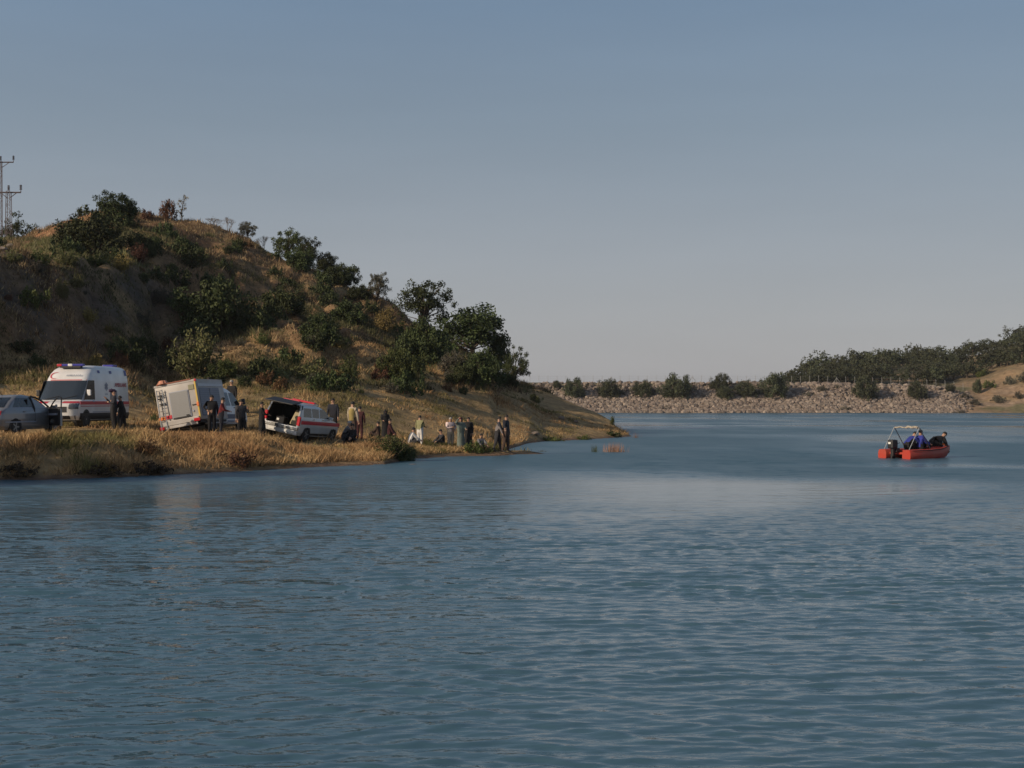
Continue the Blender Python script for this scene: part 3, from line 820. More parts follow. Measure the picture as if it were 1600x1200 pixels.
    hill_plant(*a[:9], seed=a[9], y0=72.)
for i, (px, py, w, h, k, lf, lb) in enumerate([
 (18,412,44,24,'broom',L_BROOM,'leftmost pale green bush in the row along the hillside ledge'),
 (58,416,52,28,'broom',L_GREEN,'second pale green bush from the left along the hillside ledge'),
 (102,416,50,30,'broom',L_BROOM,'pale green bush in the middle of the ledge below the big dark bush'),
 (148,418,48,26,'broom',L_GREEN,'green bush right of the middle in the ledge row'),
 (188,424,44,32,'broom',L_YELL,'yellowish upright bush at the right end of the ledge row')]):
    hill_plant(px, py, w, h, k, lf, 'ledge_bush', lb, 'bush', seed=20 + i % 3, group='pale bushes along the ledge', y0=80.)
# behind the crest by the poles
hill_plant(24, 376, 56, 72, 'airy', L_OAK, 'oak_tree', 'greyish oak behind the crest beside the power poles', 'tree', seed=12, Y=156)
hill_plant(-4, 378, 44, 62, 'airy', L_OAK, 'oak_tree', 'oak cut by the left edge of the picture behind the power poles', 'tree', seed=13, Y=158)

# bank plants near the water
for a in [
 (612,716,64,38,'broom',L_GREEN,'bank_bush','green weedy bush where the high bank ends right of the silver car',14),
 (632,722,34,30,'bush',L_OAK,'bank_bush','dark bush at the water where the high bank steps down',15),
 (585,700,44,24,'broom',L_BROOM,'bank_bush','pale weedy bush beside the people crouching by the silver car',16),
 (742,708,40,18,'low',L_GREEN,'bank_bush','low green bush in front of the people standing by the water',17),
 (372,728,52,26,'low',L_RUST,'bank_bush','brown dry shrub low on the golden bank under the truck cab',18),
 (228,712,50,30,'broom',L_RUST,'bank_bush','brown dry shrub on the bank below the gap between van and truck',19),
 (22,742,70,20,'low',L_SHADE,'bank_bush','dark scrub added as shade at the foot of the bank below the sedan',21),  # this and the next two: dark scrub added to stand in for shade
 (150,742,74,16,'low',L_SHADE,'bank_bush','broad dark scrub added as shade at the foot of the bank below the ambulance',20),
 (226,740,70,20,'low',L_SHADE,'bank_bush','low dark scrub added as shade by the water below the gap between van and truck',22),
 (862,690,30,10,'low',L_GREEN,'shore_bush','low green growth at the edge of the little bay',23),
 (958,682,26,10,'low',L_OAK,'shore_bush','dark low bush on the tip of the point',24),
 (912,688,24,9,'low',L_GREEN,'shore_bush','low green growth on the shore of the point near its tip',25),
 (957,664,10,16,'broom',L_GREEN,'shore_bush','small upright weed on the sloping edge of the point',26),
 ]:
    hill_plant(a[0], a[1], a[2], a[3], a[4], a[5], a[6], a[7], 'bush', seed=a[8])
# unseen trees added left of the picture to cast shade over the left bank
for x, y, w, h in ((-21.6, 44.6, 4.0, 4.6), (-24.6, 43.0, 4.4, 6.8), (-27.8, 41.9, 4.8, 8.8)):
    plant('oak_tree', 'bush', L_OAK, 30, x, y, float(land.z(x, y)), w, h, 'unseen oak added outside the left edge of the picture to shade the bank', 'tree', 'added oaks shading the near bank')

# scattered low scrub
r0 = np.random.default_rng(17)
SC = [('low', L_OAK, 'scrub_bush', 'dark green scrub bush'),
      ('broom', L_GREY, 'dry_scrub', 'grey dry scrub tuft'),
      ('low', L_RUST, 'rusty_scrub', 'rusty brown scrub tuft'),
      ('low', L_YELL, 'straw_scrub', 'straw yellow scrub tuft')]
cnt = 0
while cnt < 150:
    px = r0.uniform(-10, 800); t = r0.random()
    Yc = r0.uniform(84, 148); X = xpx(Yc, px); z = float(land.z(X, Yc))
    py = HY - (z - CAM_H) * FOC / Yc
    if z < 3.2: continue
    gx, gy, gz = at_ground(px, py + 1.0, 72.)
    if abs(gy - Yc) > 2.5: continue
    k = SC[int(r0.choice([0, 0, 0, 1, 2, 3]))]
    if k[1] is L_YELL and z > 8: continue
    s = r0.uniform(0.55, 1.7) * (1.25 if k[0] == 'low' and k[1] is L_OAK else 0.8)
    where = ('high' if z > 14 else 'halfway up' if z > 7.5 else 'low') + ' on the hillside ' + ('above the sedan and ambulance' if px < 215 else 'above the fire truck' if px < 400 else 'above the silver car' if px < 560 else 'left of the ridge grove' if px < 640 else 'around the ridge grove')
    plant(k[2], k[0], k[1], 40 + cnt % 2, X, Yc, z - 0.06, s * 1.2, s * 0.75, k[3] + ' ' + where, 'bush', 'low scrub scattered over the left hill')
    cnt += 1

# embankment bushes
for a in [
 (870,608,16,13,'small dark bush at the far left end of the embankment'),
 (898,621,38,28,'first large bush from the left on the stone embankment'),
 (952,621,46,26,'second large flat bush from the left on the embankment'),
 (1004,619,40,22,'low bush just left of the biggest bush on the embankment'),
 (1058,623,58,34,'biggest bush alone in the middle of the embankment'),
 (1126,612,36,26,'upper left bush of the four clustered on the embankment'),
 (1134,624,34,20,'lower left bush of the four clustered on the embankment'),
 (1166,621,40,24,'middle bush of the four clustered on the embankment'),
 (1209,623,52,36,'largest and rightmost bush of the four clustered on the embankment'),
 (1352,625,44,34,'tall lone bush on the right half of the embankment'),
 (1433,624,36,26,'lone round bush right of the tall one on the embankment'),
 (1484,612,20,12,'small dark bush near the right end of the embankment'),
 (1527,614,16,20,'narrow dark bush at the sandy right end of the embankment')]:
    hill_plant(a[0], a[1], a[2], a[3], 'bush', L_GREEN if a[2] > 40 else L_OAK, 'embankment_bush', a[4], 'bush', seed=50 + a[0] % 3, group='bushes on the embankment', y0=345., L=dam) if False else None
    Ys = np.arange(345, 372, 0.2); zz = dam.z(xpx(Ys, a[0]), Ys); pp = HY - (zz - CAM_H) * FOC / Ys
    j = int(np.argmax(pp <= a[1])) if (pp <= a[1]).any() else 100
    y = float(Ys[j]); x = float(xpx(y, a[0]))
    plant('embankment_bush', 'bush', L_FAR, 50 + a[0] % 3, x, y, float(zz[j]) - 0.3, a[2] * y / FOC * 0.98, a[3] * y / FOC * 1.16, a[4], 'bush', 'bushes on the embankment')
for px, py, w in ((1283,612,20),(1310,606,14),(1262,620,18),(1462,604,16),(1320,642,18),(1500,606,20),(1040,640,14),(1010,628,10)):
    Ys = np.arange(345, 372, 0.2); zz = dam.z(xpx(Ys, px), Ys); pp = HY - (zz - CAM_H) * FOC / Ys
    j = int(np.argmax(pp <= py)); y = float(Ys[j])
    plant('embankment_weed', 'low', L_GREY, 55 + px % 2, float(xpx(y, px)), y, float(zz[j]) - 0.2, w * y / FOC, w * 0.45 * y / FOC, 'low dull green weeds growing among the embankment stones', 'weed', 'weeds among the stones')

for px, py, w, h in ((1545,606,22,12),(1560,628,26,10),(1578,600,20,12),(1592,622,18,10),(1535,588,20,12),(1508,622,18,8),(1522,632,22,8),(1600,596,26,14)):
    Ys = np.arange(338, 400, 0.3); zz = dam.z(xpx(Ys, px), Ys); pp = HY - (zz - CAM_H) * FOC / Ys
    j = int(np.argmax(pp <= py)); y = float(Ys[j])
    plant('slope_scrub', 'low', L_GREEN if px % 2 else L_GREY, 57, float(xpx(y, px)), y, float(zz[j]) - 0.2, w * y / FOC, h * y / FOC, 'low scrub bush on the sandy slope right of the embankment', 'bush', 'scrub on the sandy slope')

# wooded hill behind the embankment
r1 = np.random.default_rng(23)
cnt = 0; tries = 0
while cnt < 235 and tries < 20000:
    tries += 1
    Yc = 384 + 140 * r1.random() ** 1.3; px = r1.uniform(1206, 1640); X = xpx(Yc, px)
    z = float(dam.z(X, Yc)); crest = float(np.interp(px, [1195, 1215, 1300, 1480, 1610], [540, 532, 522, 500, 478]))
    if Yc > crest + 4 or z < 4: continue
    bare = float(fbm(np.array([X]), np.array([Yc]), 16.0, 4, 71)[0])
    if bare > 0.06 and r1.random() < 0.9: continue
    if px > 1490 and Yc < 387 and r1.random() < 0.85: continue
    w = r1.uniform(5.0, 9.5) * (0.6 + 0.4 * float(sstep(1214, 1300, px))) * (1.25 if r1.random() < .2 else .92)
    plant('hillside_oak', 'far', L_FAR, 60 + cnt % 4, X, Yc, z - 0.3, w, w * r1.uniform(.5, .75), 'dark round oak ' + ('on the far skyline' if Yc > crest - 26 else 'low on the far hill by the embankment' if Yc < 420 else 'halfway up the far hill') + (' at its low left end' if px < 1330 else ' in its middle' if px < 1480 else ' toward the right edge'), 'tree', 'oaks covering the far hill')
    cnt += 1
for px, Yc, w, h, lb in ((1429, 500, 5.2, 6.6, 'tall round headed oak standing above the far wood skyline'),
                         (1405, 500, 6.5, 5.0, 'broad oak left of the tall round headed one on the far skyline'),
                         (1517, 486, 7.0, 6.2, 'broad oak on the far skyline where the wood steps up'),
                         (1582, 478, 8.0, 6.5, 'big dark oak on the far skyline near the right edge'),
                         (1590, 384, 5.5, 4.0, 'dark bush low on the sandy slope at the right edge')):
    X = xpx(Yc, px); plant('skyline_oak', 'far', L_FAR, 70, X, Yc, float(dam.z(X, Yc)) - 0.3, w, h, lb, 'tree')

# ------------------------------------------------------------------ stones of the embankment
M_STONE = col_mat('embankment_stone', 0.95)
def stone_shape(r, k=1):
    bm = bmesh.new(); bmesh.ops.create_icosphere(bm, subdivisions=k, radius=0.5)
    for v in bm.verts: v.co = Vector(v.co) * r.uniform(0.72, 1.15)
    bm.verts.index_update()
    V = np.array([v.co[:] for v in bm.verts]); F = np.array([[v.index for v in f.verts] for f in bm.faces]); bm.free()
    V *= np.array([1.15, .95, .75])
    return V, F
r2 = np.random.default_rng(31)
shapes = [stone_shape(r2) for _ in range(6)]
def stone_col(r, n):
    a = np.array([0.30, 0.25, 0.205]); b = np.array([0.19, 0.15, 0.125]); t = r.random((n, 1))
    return (a * (1 - t) + b * t) * r.uniform(.65, 1.25, (n, 1))
n = 19000
Y = 348.2 + 19 * r2.random(n) ** 1.15; u = r2.uniform(800, 1520, n); X = xpx(Y, u)
keepp = (Y < 358.5 + 2.5 * fbm(X, Y, 12, 2, 201) + 0) | (r2.random(n) < 0.5); keepp &= ~((u > 1470) & (r2.random(n) < (u - 1470) / 50))
X, Y = X[keepp], Y[keepp]; Z = dam.z(X, Y)
VV, FF, CC = [], [], []; off = 0
sz = 0.35 + 1.25 * r2.random(len(X)) ** 2; rz = r2.random(len(X)) * 6.28; cc = stone_col(r2, len(X))
for i in range(len(X)):
    V_, F_ = shapes[i % 6]
    c_, s_ = math.cos(rz[i]), math.sin(rz[i])
    P = V_ * sz[i]; P = np.stack([P[:, 0] * c_ - P[:, 1] * s_, P[:, 0] * s_ + P[:, 1] * c_, P[:, 2]], 1) + (X[i], Y[i], Z[i] + 0.1 * sz[i])
    VV.append(P); FF.append(F_ + off); off += len(P); CC.append(np.repeat(cc[i:i + 1], len(P), 0))
o = link('embankment_stones', np_mesh('embankment_stones', np.concatenate(VV), np.concatenate(FF), M_STONE, False, cols=np.concatenate(CC)))
tag(o, kind='stuff')
# the 300 that show largest, nearest the water, one object each
pro = []
for i in range(6):
    V_, F_ = stone_shape(r2, 2)
    pro.append(np_mesh('boulder', V_, F_, M_STONE, False, cols=np.repeat(stone_col(r2, 1) * 1.15, len(V_), 0)))
for i in range(300):
    u_ = 905 + (1490 - 905) * (i + r2.random()) / 300; y = 348.3 + 2.4 * r2.random(); x = float(xpx(y, u_))
    b = bpy.data.objects.new('boulder', pro[i % 6]); col.objects.link(b)
    s = r2.uniform(0.95, 1.5); b.location = (x, y, float(dam.z(x, y)) + 0.12); b.scale = (s, s, s); b.rotation_euler = (0, 0, r2.random() * 6.28)
    tag(b, 'pale angular boulder at the water, foot of the embankment ' + ('near the point' if u_ < 1000 else 'below the lone biggest bush' if u_ < 1100 else 'below the four clustered bushes' if u_ < 1230 else 'behind the orange boat' if u_ > 1370 else 'left of the orange boat'), 'boulder', 'boulders at the foot of the embankment')
# pale rocks on the left hill and point
for px, py, w, h, lb in ((14,390,18,12,'pale rounded rock on the ledge beside the power poles'), (4,392,14,8,'flat tan rock at the left edge below the power poles'),
                         (877,656,9,7,'white rock alone on the brown slope of the point'), (836,680,13,8,'pale pinkish rock near the shore of the little bay'),
                         (632,722,9,6,'white stone at the water beside the dark bank bush'), (645,727,14,3,'flat pale stone lying at the water line'),
                         (814,689,4,3,'tiny white stone on the muddy shore of the bay'), (900,661,7,5,'small tan rock on the slope right of the white rock')):
    x, y, z = at_ground(px, py, 60.)
    b = bpy.data.objects.new('rock', pro[(px * 7) % 6]); col.objects.link(b); s = y / FOC
    b.location = (x, y, z + h * s * .3); b.scale = (w * s, w * s, h * s * 1.3); tag(b, lb, 'rock')

# reeds standing in the water
def reeds(px, py, w, h, n, colr, label, seed):
    r = np.random.default_rng(seed); Y = CAM_H * FOC / (py - HY); X = xpx(Y, px); s = Y / FOC
    P = np.stack([r.normal(0, w * s * .28, n), r.normal(0, w * s * .25, n), np.full(n, -.15)], 1)
    hh = h * s * r.uniform(.5, 1.1, n)
    V, C = blades(P, hh + .15, np.full(n, .022), .45, np.array(colr) * r.uniform(.6, 1.3, (n, 1)), r)
    o = link('reed_clump', np_mesh('reed_clump', V, np.arange(len(V)).reshape(-1, 3), m_grass, False, cols=C), loc=(X, Y, 0)); tag(o, label, 'reeds')
reeds(930, 706, 9, 13, 60, (0.08, 0.10, 0.05), 'small dark green reed tuft standing in the open water', 1)
reeds(960, 706, 30, 16, 230, (0.33, 0.20, 0.14), 'wider brownish dry reed clump standing in the open water', 2)
reeds(994, 684, 8, 9, 40, (0.25, 0.15, 0.10), 'thin reddish reeds in the water off the tip of the point', 3)
reeds(848, 706, 14, 4, 50, (0.10, 0.09, 0.05), 'low dark weeds at the end of the mud spit', 4)

# ------------------------------------------------------------------ fence along the embankment crest
M_GALV = mat('galvanised_steel', (0.33, 0.33, 0.32), 0.6, 0.4)
fe = empty('chain_fence', (xpx(370, 830), 370, 0))
def local(x, y, z, o=fe): return (x - o.location.x, y - o.location.y, z - o.location.z)
fx = np.array([828 + 14.1 * i for i in range(49)])
post0 = None
for i, px in enumerate(fx):
    y = 368.5; x = float(xpx(y, px)); z = float(dam.z(x, y))
    if post0 is None:
        m_ = Mesh(); m_.tube([(0, 0, -.3), (0, 0, 1.75), (0, .18, 2.0)], .038, M_GALV, 5); post0 = m_.build('post', fe); p = post0
    else:
        p = post0.copy(); col.objects.link(p)
    p.location = local(x, y, z)
    if i in (9, 18, 34):
        b_ = Mesh()
        for s_ in (-1, 1): b_.tube([(0, 0, 1.7), (s_ * 1.2, 0, 0)], .055, M_GALV, 5)
        q = b_.build('brace', fe); q.location = local(x, y, z)
wm = Mesh()
for hz in (.5, 1.1, 1.7):
    wm.tube([local(float(xpx(368.5, p)), 368.5, float(dam.z(float(xpx(368.5, p)), 368.5)) + hz) for p in fx], .012, M_GALV, 3)
wm.build('wire', fe)
tag(fe, 'long fence of thin metal posts along the top of the embankment', 'fence')

# ------------------------------------------------------------------ power poles on the left
M_RUST = mat('painted_lattice_steel', (0.10, 0.075, 0.075), 0.7, 0.2, vary=0.3, scale=1.5)
M_INS = mat('brown_insulator', (0.06, 0.04, 0.035), 0.3)
def pole(px, top, base, Y, arm, label, hw):
    z1 = zpy(Y, top); x = xpx(Y, px); z0 = float(land.z(x, Y)); H = z1 - z0
    o = empty('power_pole', (x, Y, z0))
    m_ = Mesh()
    n_ = 7
    for sx in (-1, 1):
        for sy in (-1, 1):
            m_.tube([(sx * hw * 1.5, sy * hw * 1.5, -.5), (sx * hw, sy * hw, H)], .035, M_RUST, 4)
    for i in range(n_):
        a, b = H * i / n_, H * (i + 1) / n_; wa = hw * (1.5 - .5 * a / H); wb = hw * (1.5 - .5 * b / H)
        s = 1 if i % 2 else -1
        m_.tube([(-wa * s, -wa, a), (wb * s, -wb, b)],   .016, M_RUST, 4); m_.tube([(-wa * s, wa, a), (wb * s, wb, b)],   .016, M_RUST, 4)
        m_.tube([(-wb, -wb, b), (wb, -wb, b)], .03, M_RUST, 4)
    m_.build('mast', o)
    c = Mesh(); aw = arm * Y / FOC
    c.tube([(-aw, 0, H - .1), (aw, 0, H - .1)], .07, M_RUST, 5)
    for s in (-1, 1):
        c.tube([(s * hw, 0, H - 1.0 * aw / 1.4 * .7), (s * aw * .7, 0, H - .1)], .04, M_RUST, 4)
        c.tube([(s * aw, 0, H - .1), (s * aw, 0, H + .1)], .04, M_RUST, 4)
    c.build('crossarm', o)
    for s in (-1, 0, 1):
        q = Mesh(); zb = .1
        for k in range(4): q.tube([(0, 0, zb + k * .12), (0, 0, zb + k * .12 + .08)], [.13, .08], M_INS, 8)
        q.build('insulator', o, loc=(s * aw, 0, H + (0.05 if s else .0)))
    tag(o, label, 'power pole', 'power poles on the hill')
pole(1, 252, 382, 150, 20, 'taller power pole cut by the left edge of the picture', .11)
pole(13.5, 299, 390, 128, 19, 'shorter lattice power pole right of the taller one', .17)

# ------------------------------------------------------------------ vehicles
PAINT_W = mat('white_paint', (0.80, 0.80, 0.79), 0.28, spec=0.5, coat=0.4, dirt=0.25, scale=1.2)
PAINT_S = mat('silver_paint', (0.42, 0.44, 0.46), 0.3, 0.35, coat=0.4, dirt=0.2, scale=1.2)
PAINT_G = mat('grey_silver_paint', (0.26, 0.27, 0.29), 0.32, 0.35, coat=0.4, dirt=0.2, scale=1.2)
PAINT_L = mat('pale_silver_paint', (0.60, 0.61, 0.62), 0.3, 0.1, coat=0.4, dirt=0.2, scale=1.2)
PAINT_W2 = mat('dusty_white_paint', (0.47, 0.45, 0.43), 0.45, dirt=0.4, scale=1.6)
RED = mat('red_marking', (0.55, 0.03, 0.05), 0.4)
DRED = mat('faded_red_marking', (0.42, 0.04, 0.06), 0.5)
ORANGE = mat('orange_marking', (0.75, 0.20, 0.04), 0.45)
YEL = mat('yellow_marking', (0.60, 0.42, 0.08), 0.5)
BLUE = mat('blue_lens', (0.05, 0.05, 0.30), 0.2)
REDL = mat('red_lens', (0.50, 0.02, 0.03), 0.15, coat=0.5)
GLASS = mat('dark_window_glass', (0.012, 0.016, 0.020), 0.06, spec=0.8)
SGLASS = mat('black_side_glass', (0.008, 0.010, 0.013), 0.25, spec=0.25)
CGLASS = mat('windscreen_glass', (0.03, 0.04, 0.05), 0.05, spec=1.0)
BLACK = mat('black_plastic', (0.016, 0.016, 0.018), 0.55)
DARK = mat('dark_interior', (0.010, 0.010, 0.011), 0.9)
TYRE = mat('tyre_rubber', (0.018, 0.017, 0.016), 0.85)
RIM = mat('wheel_rim', (0.28, 0.28, 0.28), 0.4, 0.6)
CHROME = mat('bright_trim', (0.62, 0.62, 0.60), 0.2, 0.8)
SHUT = mat('aluminium_shutter', (0.26, 0.265, 0.27), 0.45, 0.35)
BLUEP = mat('blue_grey_panel', (0.10, 0.12, 0.17), 0.5)
GREYP = mat('grey_marking', (0.30, 0.33, 0.40), 0.5)
PLATE = mat('number_plate', (0.70, 0.70, 0.66), 0.5)
EMBL = mat('blue_marking', (0.08, 0.10, 0.28), 0.5)

class Shell:
    """body lofted through horizontal slices: (z, x rear, x front, half width, rear corner radius, front corner radius)"""
    def __init__(self, levels): self.L = np.array(levels, float)
    def at(self, z): return [float(np.interp(z, self.L[:, 0], self.L[:, i])) for i in range(1, 6)]
    def fx(self, z, y):
        xr, xf, hw, rr, rf = self.at(z); a = abs(y); x = xf - 0.06 * (y / max(hw, .1)) ** 2
        if a > hw - rf: x -= rf - math.sqrt(max(0, rf * rf - (a - (hw - rf)) ** 2))
        return x
    def ring(self, z, K=5):
        xr, xf, hw, rr, rf = self.at(z); P = []
        for i in range(K + 1):                       # front right corner -> front left -> rear left -> rear right
            t = -math.pi / 2 + math.pi / 2 * i / K; P.append((xf - rf + rf * math.cos(t), -(hw - rf) + rf * math.sin(t)))
        for f in (-.5, 0, .5): P.append((xf, f * (hw - rf)))
        for i in range(K + 1):
            t = math.pi / 2 * i / K; P.append((xf - rf + rf * math.cos(t), (hw - rf) + rf * math.sin(t)))
        for i in range(K + 1):
            t = math.pi / 2 + math.pi / 2 * i / K; P.append((xr + rr + rr * math.cos(t), (hw - rr) + rr * math.sin(t)))
        for f in (.5, 0, -.5): P.append((xr, f * (hw - rr)))
        for i in range(K + 1):
            t = math.pi + math.pi / 2 * i / K; P.append((xr + rr + rr * math.cos(t), -(hw - rr) + rr * math.sin(t)))
        return [Vector((x - (0.06 * (y / hw) ** 2 if x > xf - rf - 1e-6 else 0), y, z)) for x, y in P]
    def mesh(self, m, hole=None, hole_mat=None, n=22):
        zs = sorted(set(list(self.L[:, 0]) + list(np.linspace(self.L[0, 0], self.L[-1, 0], n))))
        me = Mesh(); rings = [self.ring(z) for z in zs]; k = len(rings[0])
        V = [v for r_ in rings for v in r_]; F = []
        for i in range(len(zs) - 1):
            for j in range(k):
                f = (i * k + j, i * k + (j + 1) % k, (i + 1) * k + (j + 1) % k, (i + 1) * k + j)
                c = sum((V[q] for q in f), Vector()) / 4
                if hole and hole(c): continue
                F.append(f)
        F += [tuple(range(k - 1, -1, -1)), tuple(range((len(zs) - 1) * k, len(zs) * k))]
        return me.add(V, F, m)
    def side(self, m, z0, z1, x0, x1, s, eps=.006, nz=5, me=None):
        """patch lying on the side s (+1 left, -1 right); x0, x1 numbers or functions of z"""
        me = me or Mesh(); V, F = [], []
        for i in range(nz + 1):
            z = z0 + (z1 - z0) * i / nz; hw = self.at(z)[2]
            a = x0(z) if callable(x0) else x0; b = x1(z) if callable(x1) else x1
            V += [(a, s * (hw + eps), z), ((a + b) / 2, s * (hw + eps), z), (b, s * (hw + eps), z)]
        for i in range(nz):
            for j in (0, 1): F.append((i * 3 + j, i * 3 + j + 1, i * 3 + 4 + j, i * 3 + 3 + j))
        return me.add(V, F, m)
    def front(self, m, z0, z1, k0, k1, eps=.03, nz=5, ny=8, me=None):
        me = me or Mesh(); V, F = [], []
        for i in range(nz + 1):
            z = z0 + (z1 - z0) * i / nz; hw = self.at(z)[2]
            for j in range(ny + 1):
                y = hw * (k0 + (k1 - k0) * j / ny); V.append((self.fx(z, y) + eps, y, z))
        for i in range(nz):
            for j in range(ny): F.append((i * (ny + 1) + j, i * (ny + 1) + j + 1, (i + 1) * (ny + 1) + j + 1, (i + 1) * (ny + 1) + j))
        return me.add(V, F, m)
    def back(self, m, z0, z1, k0, k1, eps=.02, nz=4, me=None):
        me = me or Mesh(); V, F = [], []
        for i in range(nz + 1):
            z = z0 + (z1 - z0) * i / nz; xr, _, hw, _, _ = self.at(z)
            V += [(xr - eps, k0 * hw, z), (xr - eps, k1 * hw, z)]
        for i in range(nz): F.append((i * 2, i * 2 + 1, i * 2 + 3, i * 2 + 2))
        return me.add(V, F, m)

WHEELS = {}
def wheel(parent, x, y, r, s, w=.2):
    key = (r, s, w)
    if key not in WHEELS:
        t = Mesh(); k = 20
        prof = [(r * .62, -w / 2), (r * .93, -w / 2), (r, -w * .35), (r, w * .35), (r * .93, w / 2), (r * .62, w / 2)]
        V = [(p[0] * math.cos(6.283 * j / k), p[1], p[0] * math.sin(6.283 * j / k)) for p in prof for j in range(k)]
        F = [(i * k + j, i * k + (j + 1) % k, (i + 1) * k + (j + 1) % k, (i + 1) * k + j) for i in range(5) for j in range(k)]
        t.add(V, F, TYRE); tm = t.build('wheel', parent)
        q = Mesh()
        q.tube([(0, s * w * .2, 0), (0, s * w * .38, 0)], [r * .64, r * .64], BLACK, 16)
        for a in range(5):
            t_ = a * 6.283 / 5; q.box((math.cos(t_) * r * .34, s * w * .43, math.sin(t_) * r * .34), (r * .58, .02, r * .16), RIM, rot=Matrix.Rotation(-t_, 3, 'Y'))
        q.tube([(0, s * w * .3, 0), (0, s * w * .5, 0)], [r * .16, r * .12], RIM, 8)
        q.build('rim', tm)
        WHEELS[key] = tm; o = tm
    else:
        o = copy_tree(WHEELS[key], parent)
    o.location = (x, y, r * .98)
    return o

def arches(parent, spots, hw, r, s_list=(-1, 1)):
    for x in spots:
        for s in s_list: Mesh().tube([(x, s * (hw - .25), r * 1.02), (x, s * (hw + .008), r * 1.02)], [r * 1.16, r * 1.16], BLACK, 20).build('wheel_arch', parent)

def text_part(body, size, m, parent, loc, rot, name='lettering', extrude=0.003):
    cu = bpy.data.curves.new(name, 'FONT'); cu.body = body; cu.size = size; cu.extrude = extrude; cu.align_x = 'CENTER'; cu.align_y = 'CENTER'
    t = bpy.data.objects.new(name, cu); col.objects.link(t)
    dg = bpy.context.evaluated_depsgraph_get(); me = bpy.data.meshes.new_from_object(t.evaluated_get(dg))
    bpy.data.objects.remove(t); bpy.data.curves.remove(cu)
    me.materials.clear(); me.materials.append(m)
    o = link(name, me, parent, loc); o.rotation_euler = rot
    return o

def place(name, key, label, cat, dz=0.0, group=None, droll=0.0, pitch=0.0):
    cx_, cy_, hd, z0, roll, hl, hw_ = PADS[key]
    o = empty(name, (cx_, cy_, z0 + dz))
    # +roll lifts the left side (local +y), right side lower
    o.rotation_mode = 'QUATERNION'
    o.rotation_quaternion = (Matrix.Rotation(hd, 3, 'Z') @ Matrix.Rotation(-pitch, 3, 'Y') @ Matrix.Rotation(roll + droll, 3, 'X')).to_quaternion()
    return tag(o, label, cat, group)

